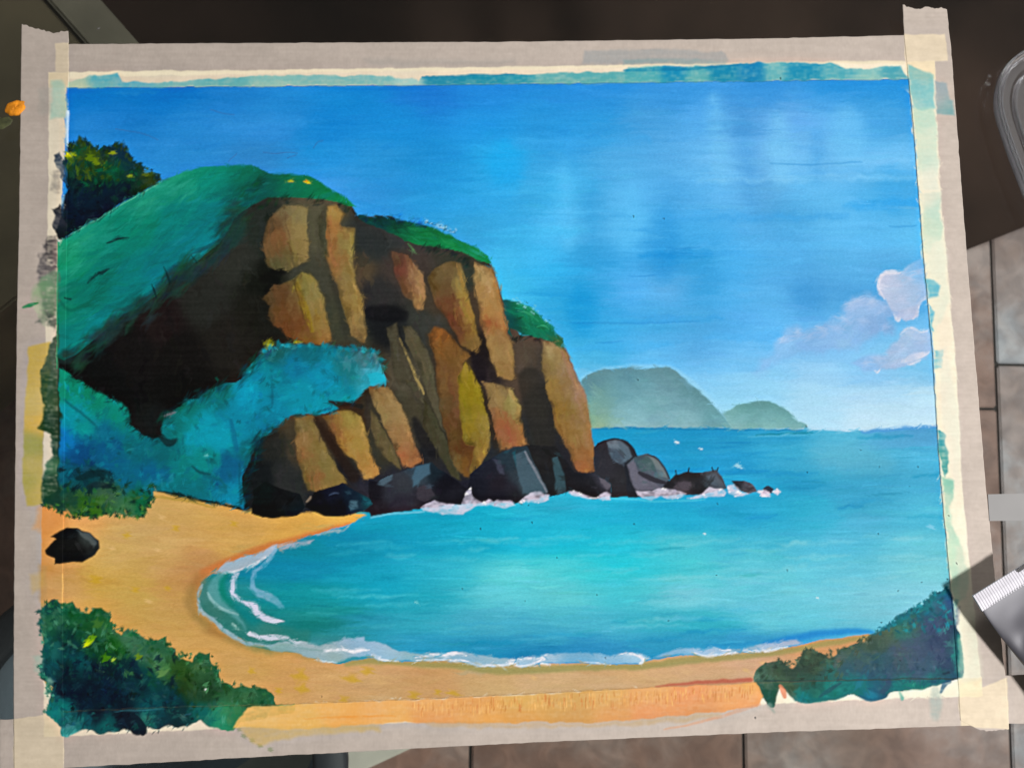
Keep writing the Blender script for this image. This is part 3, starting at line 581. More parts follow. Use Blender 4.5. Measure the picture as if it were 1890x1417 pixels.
fill('P 107,470 300,350 480,330 650,390 660,930 455,942 285,905 107,915', (14, 26, 26), CLIFF, soft=2)
fill('P 107,672 150,640 200,600 250,575 300,535 360,495 400,465 425,420 440,390 470,370 530,362 600,362 650,380 660,398 720,400 790,425 850,455 903,485 912,500 925,545 945,600 960,618 1000,622 1040,640 1052,668 1066,702 1078,740 1088,780 1095,820 1098,875 1060,905 960,925 850,930 720,945 560,945 470,950 440,900 300,805 250,795 235,760 180,725 140,700', [(c[0], c[1], *(np.array(c[2:]) * (1.25 if c[0] > 430 else .9) + (3 if c[0] > 430 else 0))) for c in CP(cl_c)], CLIFF, soft=1.6, wob=2, sig=17)
work(CLIFF, 900, 5, 22, -.18, jit=5, a=.38, da=.22, shift=4)

def face(poly, col, strokes=(), soft=1.8, wob=3, sig=13, n=14, label=None):
    """one lit rock column"""
    r = reg('painted_rock_face', label, CLIFF)
    pp = T(poly); tn = np.array([.90, .94, .90])
    col = tuple(np.array(col) * tn) if isinstance(col, tuple) else [(c[0], c[1], *(np.array(c[2:]) * tn)) for c in col]
    cen = np.mean(np.array(pp), 0)
    hal = [(c[0], c[1], *(np.array(c[2:]) * .52)) for c in col] if isinstance(col, list) else tuple(np.array(col) * .6)
    fill(pp, hal, None, soft=11, wob=5, a=.75, sig=sig, only=[CLIFF])
    pp = [tuple(np.array(p_) + (np.array(p_) - cen) / (np.linalg.norm(np.array(p_) - cen) + 1e-6) * 2.2) for p_ in pp]
    fill(pp, col, r, soft=soft + 1.0, wob=wob, sig=sig)
    for p, w, c, a in strokes: stroke(p, w, tuple(k * .88 for k in c), None, a=a, soft=1.5, only=[r], dry=.25)
    flat = np.array(col if isinstance(col, tuple) else np.mean([c[2:] for c in col], 0))
    m_ = len(pp)
    for i in range(m_ * 3):
        k = random.randrange(m_); t = random.random(); q_ = np.array(pp[k]) * (1 - t) + np.array(pp[(k + 1) % m_]) * t
        if q_[0] < cen[0] + 2: dab(q_[0] + 2, q_[1], 5, 13, -.2, flat * .55, .32, only=[r], soft=.95, seed=i)
        elif random.random() < .55: dab(q_[0] - random.uniform(3, 9), q_[1], 2.6, 11, -.2, np.clip(flat * 1.28 + 10, 0, 255), .34, only=[r], soft=.8, seed=i)
    work(r, n * 4, 5.0, 15, -.2, jit=5, a=.40, da=.2, shift=4)
    work(r, n, 2.2, 10, -.2, jit=11, a=.3, da=.25, shift=3)
    return r
def bz(*a):  # colour notes written in tile coordinates
    out = []
    for t, pts in a:
        ox, oy = TO[t[0]], TR_[t[1]]
        for q in pts.split():
            v = [float(z) for z in q.split(',')]; out.append((ox + v[0] / K, oy + v[1] / K, *v[2:]))
    return out
face('B2 460,200 520,130 527,500 490,480 480,330', (86, 80, 60), n=5)
face('B2 90,270 110,210 200,150 220,125 380,130 375,300 385,490 330,540 240,590 150,580 100,540 70,420', bz(('B2', '130,260,105,75,48 180,340,132,88,56 160,440,118,84,54 230,170,130,112,80 320,180,142,122,82 310,300,155,128,82 320,420,150,122,76 250,500,112,94,58 180,540,92,84,54')), [('B2 225,170 225,260 260,330 262,470', 3, (95, 68, 42), .6), ('B2 270,470 340,470 380,490', 2, (80, 60, 38), .7)])
face('B2 530,130 600,120 650,190 620,260 680,290 725,300 720,400 715,520 730,680 790,780 800,950 815,1060 800,1110 760,1090 710,1050 690,980 640,860 610,690 560,590 530,500 525,300', bz(('B2', '570,170,170,130,72 560,300,172,116,66 550,440,158,108,62 650,380,150,122,72 700,420,150,132,72 610,560,162,112,68 680,600,142,118,72 700,740,150,118,72 720,860,156,122,68 740,960,160,128,78 770,1060,128,100,64')), [('B2 545,200 550,400 580,560', 8, (178, 112, 70), .5), ('B2 705,540 720,700 745,800', 3, (175, 150, 80), .7), ('B2 700,880 720,980 740,1040', 6, (165, 128, 74), .6)], n=22)
face('B2 60,800 150,710 220,690 290,660 340,620 410,630 460,690 490,790 510,880 550,1040 555,1100 480,1115 380,1110 250,1060 170,1000 110,920 130,850', bz(('B2', '110,800,92,68,44 180,790,100,66,40 220,880,112,72,40 260,1000,112,66,36 340,1020,120,72,38 360,680,140,122,64 420,740,148,126,76 440,860,146,118,66 480,960,150,118,64 500,1060,152,108,60 400,1080,122,88,40')), [('B2 310,690 350,820 380,920 420,1020', [10, 14, 14, 8], (158, 130, 36), .85), ('B2 290,690 340,860 370,1000', 3, (70, 48, 26), .6)], n=22)
face('B2 1000,460 1100,490 1160,540 1220,620 1230,720 1230,870 1190,870 1140,800 1080,750 1040,640 1010,540', bz(('B2', '1030,500,96,64,50 1070,600,122,68,56 1100,700,128,84,58 1150,600,160,118,84 1190,680,180,132,92 1190,800,166,120,76')), [('B2 1130,550 1170,640 1200,760', 5, (188, 144, 106), .7)])
face('B2 1270,650 1310,580 1420,540 1500,545 1525,640 1540,740 1570,860 1600,960 1630,1090 1620,1180 1580,1180 1500,1110 1450,1020 1380,900 1320,820 1290,730', bz(('B2', '1330,640,112,88,56 1370,720,108,78,48 1430,620,118,92,60 1400,840,112,66,42 1450,940,112,58,38 1500,1040,118,72,42 1510,660,165,138,82 1530,800,165,130,66 1560,920,158,122,56 1590,1020,150,112,50 1590,1120,130,96,54')), [('B2 1505,620 1525,760 1560,880 1595,1010', [5, 9, 10, 8], (172, 136, 64), .8), ('B2 1440,760 1470,860 1510,960', 4, (92, 48, 32), .6), ('B2 1470,840 1520,920', 4, (160, 96, 60), .6)], n=22)
face('B2 1600,540 1650,560 1720,580 1760,690 1790,830 1810,960 1840,1060 1870,1180 1885,1340 1855,1370 1760,1350 1740,1290 1700,1180 1690,1080 1650,960 1640,850 1610,770 1595,650', bz(('B2', '1630,600,178,142,92 1680,640,192,152,104 1700,760,190,140,88 1650,760,176,132,80 1700,880,186,132,78 1760,840,178,134,84 1720,980,166,98,58 1780,1010,170,112,66 1740,1100,165,122,74 1800,1150,168,130,82 1800,1280,160,120,74')), [('B2 1690,680 1700,740', 8, (214, 176, 128), .7), ('B2 1670,960 1740,970 1800,990', 8, (165, 92, 52), .6), ('B2 1640,580 1660,600', 4, (225, 200, 150), .7)], n=26)
face('B2 970,1010 1040,980 1060,1100 1130,1260 1190,1417 B3 1230,110 1240,200 1180,120 1090,20 B2 1050,1417 1000,1250', (78, 70, 56), n=10)
face('B2 1090,1000 1140,1000 1230,1130 1300,1330 1310,1417 B3 1330,150 1380,380 1310,250 1240,60 B2 1180,1260 1100,1100', (88, 79, 61), [('B2 1100,1020 1200,1200 1260,1380', 4, (112, 98, 70), .5)], n=10)
stroke('B2 1055,1080 1120,1240 1170,1360 1200,1417 B3 1230,110', [2, 4, 5, 5, 3], (158, 138, 84), None, a=.85)
face('B3 1230,150 1300,250 1400,480 1470,640 1500,720 1440,700 1330,520 1230,350', (70, 64, 46), n=8)
face('B2 1270,1060 1310,1000 1380,1030 1450,1100 1560,1220 1520,1270 1490,1340 1480,1417 B3 1480,0 1500,200 1540,400 1610,480 1600,600 1545,705 1480,660 1420,560 1400,400 1350,200 1330,0 B2 1320,1250 1290,1150', bz(('B2', '1320,1050,160,92,40 1350,1150,142,90,44 1420,1180,128,84,42 1380,1320,118,78,44 1480,1240,122,84,42'), ('B3', '1400,60,120,84,48 1450,120,128,84,48 1380,200,102,78,48 1440,300,110,72,40 1440,440,102,72,38 1490,500,98,56,26 1530,600,120,76,34 1450,600,118,98,62')), [('B3 1430,40 1450,200 1470,330', 8, (132, 82, 50), .6)], n=30)
face('B2 1490,1330 1540,1260 1590,1330 1610,1417 B3 1610,0 1650,130 1690,300 1700,420 1690,530 1640,620 1560,690 1570,600 1590,560 1600,480 1540,470 1510,420 1490,200 1480,0', bz(('B2', '1540,1330,160,128,40'), ('B3', '1540,40,150,124,24 1580,140,152,128,28 1530,220,140,116,28 1600,280,152,126,46 1560,380,150,120,30 1640,380,150,124,66 1640,500,156,120,60 1600,580,158,112,52 1600,650,138,106,60')), [('B3 1555,20 1580,160 1600,300', 8, (162, 138, 24), .5)], n=26)
face('B3 1650,20 1720,30 1800,55 1870,80 C3 20,90 50,140 70,200 80,300 100,400 118,470 60,480 0,488 B3 1889,480 1790,510 1760,420 1720,230 1680,90', bz(('B3', '1720,80,160,124,80 1780,140,166,130,84 1850,120,170,144,88 1760,260,158,112,70 1810,300,168,98,66 1800,400,162,98,66 1850,440,166,96,70 1780,470,150,104,64'), ('C3', '20,160,152,136,76 40,280,150,116,68 60,400,160,104,58 90,450,170,112,66')), [('B3 1840,60 1870,160 1880,240', 8, (182, 164, 104), .6), ('B3 1810,250 1820,340 1850,440', 12, (176, 92, 62), .5)], n=22)
face('C2 245,1110 290,1110 370,1130 400,1165 430,1230 470,1320 510,1417 C3 540,100 570,220 590,330 610,480 610,660 580,672 500,660 460,590 430,520 390,430 340,350 310,200 270,50 C2 250,1300', bz(('C2', '300,1150,178,148,106 350,1230,168,136,92 290,1280,150,122,76 420,1300,162,128,100'), ('C3', '300,60,158,122,66 360,80,156,116,66 440,80,160,124,92 500,100,172,130,112 360,220,152,112,52 440,240,152,118,62 530,260,160,122,84 420,360,156,112,58 500,400,160,122,70 560,440,166,122,84 480,540,160,106,62 540,620,168,100,60 580,580,166,110,66')), [('C2 380,1180 430,1300 480,1417', 6, (178, 132, 116), .5), ('C3 480,120 520,220 545,300', 5, (186, 150, 120), .6), ('C3 320,250 380,420 450,560', 6, (132, 92, 50), .5)], n=34)
face('B3 300,300 420,265 440,330 490,440 560,590 620,680 660,750 560,780 450,800 390,800 360,720 330,600 305,450', bz(('B3', '340,320,128,106,66 400,300,130,106,62 370,440,146,108,66 350,540,152,102,60 430,500,140,114,66 400,640,140,112,64 500,620,134,112,64 450,710,150,98,58 560,720,138,110,62 420,770,128,106,60')), [('B3 350,540 410,550', 10, (162, 104, 64), .6), ('B3 390,720 500,700', 12, (156, 98, 56), .6)], n=22)
face('B3 500,270 640,230 700,240 770,280 800,370 830,490 870,600 900,680 860,710 800,720 740,600 660,520 580,410 530,320', bz(('B3', '540,300,128,92,56 580,360,150,96,58 640,320,162,120,62 700,280,166,138,70 740,360,176,138,74 680,440,172,124,58 760,480,176,136,70 780,580,172,126,64 840,640,188,132,72')), [('B3 560,330 640,400 680,480', 8, (150, 92, 52), .5), ('B3 640,250 700,300', 8, (160, 142, 70), .5)], n=18)
face('B3 850,230 930,350 1010,490 1060,640 960,570 900,480 860,380', (108, 90, 62), n=6)
face('B3 830,60 900,50 980,70 1020,140 1080,250 1120,370 1160,480 1220,590 1150,640 1080,620 1040,540 1000,420 930,290 870,180', bz(('B3', '880,90,150,118,78 950,120,160,122,76 960,230,160,128,84 1030,260,164,128,84 1040,380,162,118,76 1090,450,166,118,76 1080,560,176,108,68 1150,600,168,108,70')), [('B3 960,100 1040,250 1090,380', 6, (176, 140, 92), .5), ('B3 1060,540 1140,560', 10, (182, 108, 70), .6)], n=20)
# black clefts
for p, w, c in (('B2 60,650 120,640 150,690 90,740', [14, 22, 20, 10], (8, 8, 6)), ('B2 140,590 200,600', 12, (8, 8, 6)), ('B2 840,900 950,900 1080,915', [24, 32, 20], (10, 10, 14)), ('B3 1160,290 1220,430 1310,520', [8, 26, 26], (14, 14, 20)), ('B2 1590,1200 1640,1280 1640,1360', [12, 24, 22], (20, 14, 20)), ('B3 440,270 500,380 620,560 720,700', [8, 12, 18, 24], (36, 22, 14)), ('B3 1630,60 1690,200 1730,380 1750,480', [10, 13, 15, 12], (46, 36, 26)), ('C3 150,0 200,150 240,320 260,460', [44, 52, 50, 36], (38, 36, 32)), ('B2 560,640 600,800 650,1000', 10, (48, 48, 38))):
    stroke(p, w, c, None, a=.6, soft=5, only=[CLIFF])

# ---- grass on the cliff
GR1 = reg('painted_grass', 'large bright green grassy slope at the left'); GR2 = reg('painted_grass', 'green turf strip on the middle ledge of the cliff'); GR3 = reg('painted_grass', 'small green tuft on the seaward shoulder of the cliff')
gr_c = """115,470,25,160,105 180,430,20,150,110 260,370,32,156,112 330,340,25,155,110 400,325,0,145,110 450,325,0,130,95 480,350,0,85,70 540,350,0,110,75 610,375,0,122,66 640,380,20,140,75 250,420,0,135,100 330,400,0,130,110 400,400,0,130,120 200,480,0,120,95 300,480,0,125,115 370,450,0,130,125 160,540,0,120,90 240,530,0,128,112 300,520,0,128,125 130,610,0,130,110 200,600,0,135,125 150,650,0,130,115 112,580,20,140,95 440,370,0,90,80 420,420,0,105,100 460,340,0,90,65 560,338,0,125,70"""
fill('P 107,446 112,445 150,421 272,350 300,333 350,315 381,308 465,305 480,313 495,320 560,324 577,328 605,345 635,362 657,383 638,380 622,373 590,368 546,365 495,366 470,378 445,392 432,405 422,430 405,450 375,474 345,498 325,508 287,548 250,572 229,579 203,604 165,634 142,655 119,665 107,658', [(c[0], c[1], c[2] * .9, c[3] * .93, c[4] * 1.06) for c in CP(gr_c)], GR1, soft=1.2, wob=1.0, sig=30)
work(GR1, 420, 26, 6, -.5, jit=8, a=.36, da=.25)
work(GR1, 300, 14, 3, -.5, jit=12, a=.34, da=.35)
def soften(pts, w, col, a, n, only=None, seed=3):
    r = random.Random(seed); pts = chaikin(T(pts), False)
    for i in range(n):
        k = r.randrange(len(pts) - 1); t = r.random(); x = pts[k][0] * (1 - t) + pts[k + 1][0] * t; y = pts[k][1] * (1 - t) + pts[k + 1][1] * t
        dab(x + r.gauss(0, w * .4), y + r.gauss(0, w * .4), w * r.uniform(.5, 1.2), w * r.uniform(.25, .6), r.uniform(-1.2, -.2), tuple(c * r.uniform(.7, 1.3) for c in col), a, only=only, soft=.9, seed=i)
soften('P 125,668 165,640 203,610 240,585 287,556 325,516 370,486 405,458 428,430 440,400', 26, (26, 56, 52), .5, 150, [GR1, CLIFF])
soften('P 470,385 500,372 550,368 600,372 640,385', 9, (22, 44, 32), .5, 40, [GR1, CLIFF])
soften('P 445,365 470,345 480,330', 14, (0, 70, 55), .45, 16, [GR1])
for p, w in (('A2 720,605 760,590 795,578', [5, 8, 2]), ('A2 470,790 520,796', [3, 4]), ('A2 1190,565 1210,610 1235,670', [2, 4, 6]), ('A2 1105,690 1120,730 1142,790', [2, 4, 3]), ('A2 1395,480 1430,530', [1, 3]), ('A2 640,680 680,640 730,600', [2, 4, 3]), ('A2 780,390 860,360 940,350', [3, 5, 2])):
    stroke(p, w, (8, 40, 42), None, a=.75)
stroke('A2 430,800 500,890 620,840 700,770', [3, 6, 5, 2], (0, 95, 78), None, a=.6, soft=2.5, only=[GR1])
stroke('A2 470,1240 440,1220 420,1205', [2, 6, 4], (0, 75, 62), None, a=.8)
stroke('P 108,448 200,394 300,336', [1.4, 1.4, 1.6], (130, 200, 170), None, a=.6, soft=1)
fill('P 107,442 108,447 112,447', (230, 240, 235), None, soft=1, wob=0)
dab(537, 336, 5, 2, 0, (170, 185, 40), .9); dab(569, 337, 8, 4, .3, (185, 190, 30), .95); dab(566, 335, 3, 2, 0, (215, 130, 40), .9)
fill('B2 740,190 860,200 1000,210 1130,240 1280,270 1420,330 1520,390 1620,430 1700,490 1720,530 1640,520 1500,450 1350,420 1180,400 1090,380 1000,320 870,270 760,220', bz(('B2', '800,205,0,62,58 950,220,0,58,60 1050,260,0,62,56 1050,330,0,85,55 1150,300,0,105,62 1200,350,8,120,66 1330,310,0,100,58 1400,380,10,125,68 1520,420,8,118,62 1620,470,15,135,76 1700,510,10,130,78')), GR2, soft=1.6, wob=3.5, sig=20)
work(GR2, 140, 14, 3, .4, jit=10, a=.45, da=.3)
soften('B2 760,215 950,215 1100,240 1250,262', 6, (0, 45, 60), .5, 40, [GR2, SKY])
soften('B2 1240,420 1350,440 1480,470 1560,540', 9, (20, 40, 34), .5, 34, [GR2, CLIFF])
stroke('B2 1115,400 1150,440 1170,460', [2, 4, 1], (95, 150, 90), None, a=.8)
soften('B2 980,190 1120,215 1220,230', 6, (20, 110, 190), .45, 20, [SKY])
for i in range(46):
    t = random.random(); dab(470 + (1230 + t * 250) / K, 350 + (240 + t * 90 - abs(random.gauss(0, 16))) / K, 3.2, 1.6, random.uniform(-.6, .6), (150, 205, 230) if random.random() < .6 else (40, 110, 150), .6)
fill('B2 1800,800 C2 0,800 90,830 170,870 240,930 300,990 340,1040 390,1080 400,1150 340,1120 240,1085 100,1050 0,1010 B2 1880,1080 1850,1050 1815,900', bz(('B2', '1830,850,0,88,92 1850,960,0,72,72'), ('C2', '30,860,0,105,75 100,860,20,140,105 120,930,20,128,85 60,980,0,72,60 180,990,0,112,84 230,980,10,125,85 280,1050,0,108,84 360,1110,60,100,60')), GR3, soft=1.5, wob=3, sig=16)
work(GR3, 70, 10, 2.6, .6, jit=14, a=.5, da=.35)
for p in ('C2 60,880 150,900 210,960', 'C2 60,830 140,850 200,890', 'C2 200,1000 250,980 290,1020'):
    stroke(p, [1, 3, 1], (60, 170, 125), None, a=.7)
for i in range(26):
    t = random.random(); dab(940 + (10 + t * 300) / K, 350 + (800 + t * 190 - abs(random.gauss(0, 24))) / K, 3.5, 1.5, .5, random.choice([(140, 215, 230), (30, 120, 120), (110, 200, 215)]), .55)
soften('B2 1880,1090 C2 100,1065 240,1095 330,1130', 6, (22, 26, 22), .6, 26, [GR3, CLIFF])
stroke('C2 405,1150 440,1240 480,1330 515,1410', 2.4, (120, 84, 76), None, a=.6)

# ---- tree at the upper left, shrubs at the middle left
TREE = reg('painted_tree', 'dark leafy tree behind the grassy slope'); SHR = reg('painted_shrubs', 'teal shrubs in front of the cliff')
fill('A1 495,1080 520,1045 600,1020 650,1040 720,1085 760,1055 840,1060 900,1050 910,1090 950,1120 960,1170 1030,1190 1060,1240 1130,1270 1180,1305 1015,1410 P 112,444 A2 425,370 410,310 420,260 460,190 475,110 480,30 A1 490,1400 480,1300 455,1200 470,1120', bz(('A1', '560,1080,20,52,42 640,1120,48,78,22 680,1180,52,72,18 560,1180,20,60,40 780,1120,20,48,50 880,1100,10,42,62 700,1260,8,52,30 820,1260,0,82,52 960,1230,10,50,60 920,1320,8,40,30 1080,1300,40,62,25 560,1320,6,40,42 700,1380,8,38,38 510,1110,20,60,80'), ('A2', '520,60,8,30,48 700,60,4,24,44 850,40,4,22,40 560,180,4,20,38 750,130,4,20,36 480,300,8,30,32')), TREE, soft=1.6, wob=4, sig=20)
def leaves(rid, n, cols, box, r=(4, 9), a=.7, ids=None):
    ids = ids or [rid]; mk = np.isin(idm, ids) & (GX > box[0]) & (GX < box[2]) & (GY > box[1]) & (GY < box[3])
    yy, xx = np.nonzero(mk)
    if not len(yy): return
    for i, k in enumerate(RNG.integers(0, len(yy), n)):
        c = cols[int(RNG.integers(len(cols)))]; x, y = GX[yy[k], xx[k]], GY[yy[k], xx[k]]
        dab(x, y, RNG.uniform(*r), RNG.uniform(*r) * .6, RNG.uniform(-1.6, 1.6), np.clip(np.array(c) * RNG.uniform(.75, 1.25), 0, 255), a, only=ids, soft=.5, seed=i)
work(TREE, 260, 8, 5, 0, jit=9, a=.5, da=1.5)
leaves(TREE, 60, [(62, 88, 18), (48, 76, 22), (30, 68, 26), (0, 70, 48)], (125, 268, 200, 330), (5, 10))
leaves(TREE, 40, [(8, 58, 36), (0, 80, 50), (30, 60, 20)], (150, 300, 290, 345), (4, 9))
leaves(TREE, 40, [(4, 18, 34), (2, 22, 36)], (112, 340, 240, 440), (6, 14))
for x, y, rx, ry, c in ((126, 287, 8, 6, (205, 205, 0)), (136, 285, 6, 4, (150, 170, 10)), (209, 283, 7, 4, (125, 145, 25)), (241, 326, 7, 3, (190, 205, 30)), (168, 293, 10, 8, (82, 112, 14)), (178, 300, 6, 8, (96, 122, 16)), (272, 322, 8, 6, (70, 92, 24))):
    dab(x, y, rx, ry, .1, c, .95, soft=.3)
sh_c = """120,720,0,130,105 170,730,0,125,100 125,765,0,140,160 150,780,0,140,140 220,770,0,130,115 200,800,0,100,130 118,812,0,115,180 150,840,0,70,120 200,850,0,90,130 260,830,0,100,115 300,840,0,95,105 115,880,0,90,110 170,880,10,60,70 230,880,0,95,125 280,870,0,95,135 330,860,0,120,125 380,850,0,130,130 370,800,0,145,160 410,800,0,145,165 380,780,0,150,175 320,780,0,110,110 350,750,0,110,105 400,740,0,105,110 430,770,0,130,160 460,740,0,150,185 450,790,0,130,160 420,870,0,90,130 430,910,0,130,160 350,900,0,105,115 500,700,0,130,150 540,670,0,120,160 600,700,0,140,175 560,730,0,140,165 500,750,0,130,160 640,680,20,115,125 690,695,50,170,195 680,660,60,110,120 620,740,0,140,160 560,650,10,100,115 520,650,20,90,90 490,770,0,120,150 475,830,0,90,95 200,905,55,92,65 130,920,26,66,48 260,930,0,90,52 160,942,50,100,22 240,940,60,110,70 300,905,0,110,120"""
fill('A3 432,-80 470,-60 600,20 750,110 930,210 945,330 1010,390 1100,430 1190,430 1180,380 1190,270 1290,200 1450,110 1600,50 1760,0 A2 1770,1330 1889,1190 B2 60,1180 180,1130 300,1120 420,1130 560,1140 640,1150 780,1150 870,1170 920,1250 940,1340 955,1417 B3 945,30 830,50 740,130 700,170 560,155 620,215 500,240 300,260 220,280 150,340 80,400 20,450 0,620 A3 1889,420 1850,500 1800,620 1770,700 1760,850 1780,930 1600,890 1300,830 1110,800 1130,850 1060,930 1040,1000 980,1000 870,980 780,980 710,1000 620,1000 540,1010 480,960 400,940 300,905 320,860 420,800 428,500', sh_c, SHR, soft=1.8, wob=4, sig=22)
work(SHR, 420, 11, 7, -.4, jit=10, a=.45, da=.9)
work(SHR, 300, 6, 4, -.4, jit=15, a=.45, da=1.2)
leaves(SHR, 130, [(0, 96, 112), (0, 116, 140), (0, 84, 96), (10, 150, 172), (0, 108, 108)], (110, 640, 700, 900), (4, 11), .38)
leaves(SHR, 70, [(30, 85, 40), (20, 60, 45), (60, 105, 55), (8, 48, 40)], (110, 890, 290, 960), (4, 9), .7)
leaves(SHR, 26, [(6, 45, 55), (10, 40, 46)], (110, 865, 210, 905), (5, 12), .7)
for p, w, c, a in (('A3 470,150 560,220 650,290 700,340', [3, 5, 5, 2], (0, 85, 95), .6), ('A3 1170,420 1230,470 1280,440', [6, 16, 6], (12, 40, 44), .8), ('A3 1400,630 1460,680 1530,690', [2, 6, 2], (0, 60, 70), .7), ('A3 1680,300 1700,420 1720,520', [8, 10, 8], (0, 100, 135), .6), ('A3 1620,520 1680,620 1640,680', [10, 22, 12], (0, 92, 130), .6), ('A3 1740,620 1745,780 1750,900', [4, 5, 4], (0, 80, 100), .6), ('A3 1480,700 1600,720 1640,780', [3, 6, 3], (0, 90, 100), .5),
                ('B3 120,60 140,140 120,210', [2, 5, 2], (0, 95, 120), .6), ('B3 545,160 620,180 700,175 770,200', [4, 9, 7, 10], (30, 30, 26), .9), ('B2 820,1160 870,1190 890,1260', [3, 6, 3], (120, 150, 155), .6), ('B2 600,1150 700,1145 760,1160', [2, 3, 2], (24, 28, 28), .6), ('A3 560,720 650,690 760,680', [6, 14, 10], (4, 36, 42), .7), ('A3 640,780 700,760 780,770', [6, 12, 6], (16, 34, 40), .6)):
    stroke(p, w, c, None, a=a, soft=2.5)
fill('B2 815,1340 880,1320 940,1340 955,1417 B3 950,15 840,40', (30, 175, 200), SHR, soft=2, wob=3, a=.9)
fill('A3 1340,400 1450,360 1670,310 1680,420 1620,540 1480,470 1350,470', (0, 150, 178), None, soft=5, wob=5, a=.55, only=[SHR])
dab(1500 / K, 700 + 550 / K, 4, 3, 0, (90, 190, 190), .8)
dab(495, 638, 9, 8, -.5, (190, 182, 18), .95, soft=.4); dab(500, 632, 6, 4, -.2, (120, 130, 20), .8); dab(549, 632, 8, 3, .1, (185, 180, 30), .9); dab(400, 700, 6, 3, 1, (0, 85, 70), .6)
soften('B2 80,1150 200,1120 350,1105 500,1110', 7, (36, 48, 34), .5, 26, [SHR])
soften('A3 1889,420 1860,560 1800,680 1780,860', 12, (6, 44, 48), .55, 40, [SHR, CLIFF])
soften('A3 940,230 960,350 1050,420 1160,430', 9, (10, 30, 32), .5, 22, [SHR])
soften('A3 620,40 740,115 920,215', 6, (4, 30, 28), .5, 20, [SHR])
soften('B2 60,1200 180,1140 420,1135 640,1155 870,1180 930,1290', 12, (34, 92, 98), .4, 50, [SHR, CLIFF], 8)
soften('A3 1190,290 1290,205 1450,115 1600,55 1760,0 A2 1889,1200', 14, (6, 62, 64), .45, 60, [SHR, CLIFF], 9)
soften('B3 700,160 500,235 300,258 150,335 60,400', 9, (14, 70, 74), .4, 40, [SHR, CLIFF], 10)
stroke('A3 1195,270 1230,250 1275,240', [3, 4, 2], (120, 110, 120), None, a=.7)
stroke('A3 1130,808 1300,845 1500,885 1740,930', [2, 5, 5, 6], (18, 44, 30), None, a=.75, soft=1.6, dry=.3)

def smear(n, r=(4, 8), a=.5, shift=2.6, box=(112, 165, 1765, 1300), thr=14):
    """drag the brush along the borders so that no edge stays cut out"""
    L = cv.mean(-1); gy, gx_ = np.gradient(L); g = np.hypot(gx_, gy)
    yy, xx = np.nonzero((g > thr) & (GX > box[0]) & (GX < box[2]) & (GY > box[1]) & (GY < box[3]))
    for i, k in enumerate(RNG.integers(0, len(yy), n)):
        py, px = yy[k], xx[k]; an = math.atan2(gx_[py, px], -gy[py, px]) + RNG.normal(0, .35)
        sy = int(np.clip(py + RNG.normal(0, shift), 0, CH - 1)); sx = int(np.clip(px + RNG.normal(0, shift), 0, CW - 1))
        c = np.clip(cv[sy, sx] + RNG.normal(0, 5), 0, 255)
        dab(GX[py, px], GY[py, px], RNG.uniform(*r), RNG.uniform(1.2, 2.6), an, c, a, soft=.6, seed=i)
smear(2600, (6, 12), .45, 2.2)

# ---- dark rocks at the water line
def rock(poly, col, patches=(), name='painted_shore_rock', label=None, sig=14):
    r = reg(name, label)
    fill(poly, col, r, soft=1.4, wob=2.2, sig=sig)
    for p, c, a in patches: fill(p, c, r, soft=2.2, wob=3, a=a, only=[r])
    work(r, 26, 8, 4, .4, jit=5, a=.4, da=.8)
    return r
rock('B3 -10,800 80,740 200,790 330,830 370,930 300,985 180,1010 60,1000 -20,975', bz(('B3', '60,820,6,16,16 200,860,12,14,16 320,880,14,18,22 100,960,8,10,10 340,920,10,24,28')), label='black rock nearest the shrubs on the sand')
rC = rock('B3 830,740 900,740 1000,690 1130,650 1290,600 1330,640 1480,740 1570,830 1500,905 1330,890 1200,940 1050,965 850,995 825,940', bz(('B3', '880,820,20,18,26 980,820,42,44,54 1080,760,48,52,60 1060,900,38,36,48 1200,700,50,66,78 1230,840,36,34,44 1380,760,12,12,22 1440,860,24,24,34 1300,680,20,34,44 900,930,30,26,34')),
      [('B3 890,760 940,710 1000,690 1010,730 940,770', (72, 92, 106), .9), ('B3 1140,720 1180,640 1280,610 1280,680 1200,740 1150,780', (66, 98, 118), .85), ('B3 1180,780 1280,765 1310,850 1240,890 1180,860', (58, 54, 64), .8)], label='row of dark rocks under the cliff, streaked grey-blue')
rock('B3 370,930 430,820 520,790 640,755 720,800 830,860 860,900 790,955 640,995 500,985 420,960', bz(('B3', '460,860,10,10,18 560,830,16,20,36 620,920,8,8,16 700,860,12,28,44 740,910,24,44,60 820,890,16,60,70 480,950,6,8,12')),
      [('B3 690,890 750,880 760,930 700,950', (66, 100, 116), .85), ('B3 780,850 850,880 830,910 780,890', (18, 82, 94), .8)], label='rounded black rock sitting on the sand spit')
stroke('B3 540,840 580,825 610,828', [2, 4, 2], (60, 74, 100), None, a=.7)
rock('B3 1560,690 1680,595 1780,540 1889,490 C3 130,488 200,640 290,820 150,840 60,890 0,910 B3 1889,895 1700,880 1600,890 1540,840', bz(('B3', '1620,760,20,22,34 1700,660,28,30,42 1780,760,30,26,36 1850,580,34,50,62 1860,800,36,34,46 1800,860,22,22,34'), ('C3', '40,560,40,54,62 60,720,44,56,66 20,820,24,26,32 120,760,60,80,90')),
      [('B3 1730,580 1790,600 1810,690 1780,680', (64, 66, 84), .8), ('C3 20,560 110,520 190,660 280,820 180,830 100,825 60,700', (66, 90, 104), .9), ('B3 1870,540 1889,520 1889,640', (30, 84, 98), .8)], label='broad dark rock slab with a slanting grey-blue face')
stroke('C3 110,530 190,660 270,815', [3, 5, 3], (128, 132, 144), None, a=.75, dry=.3)
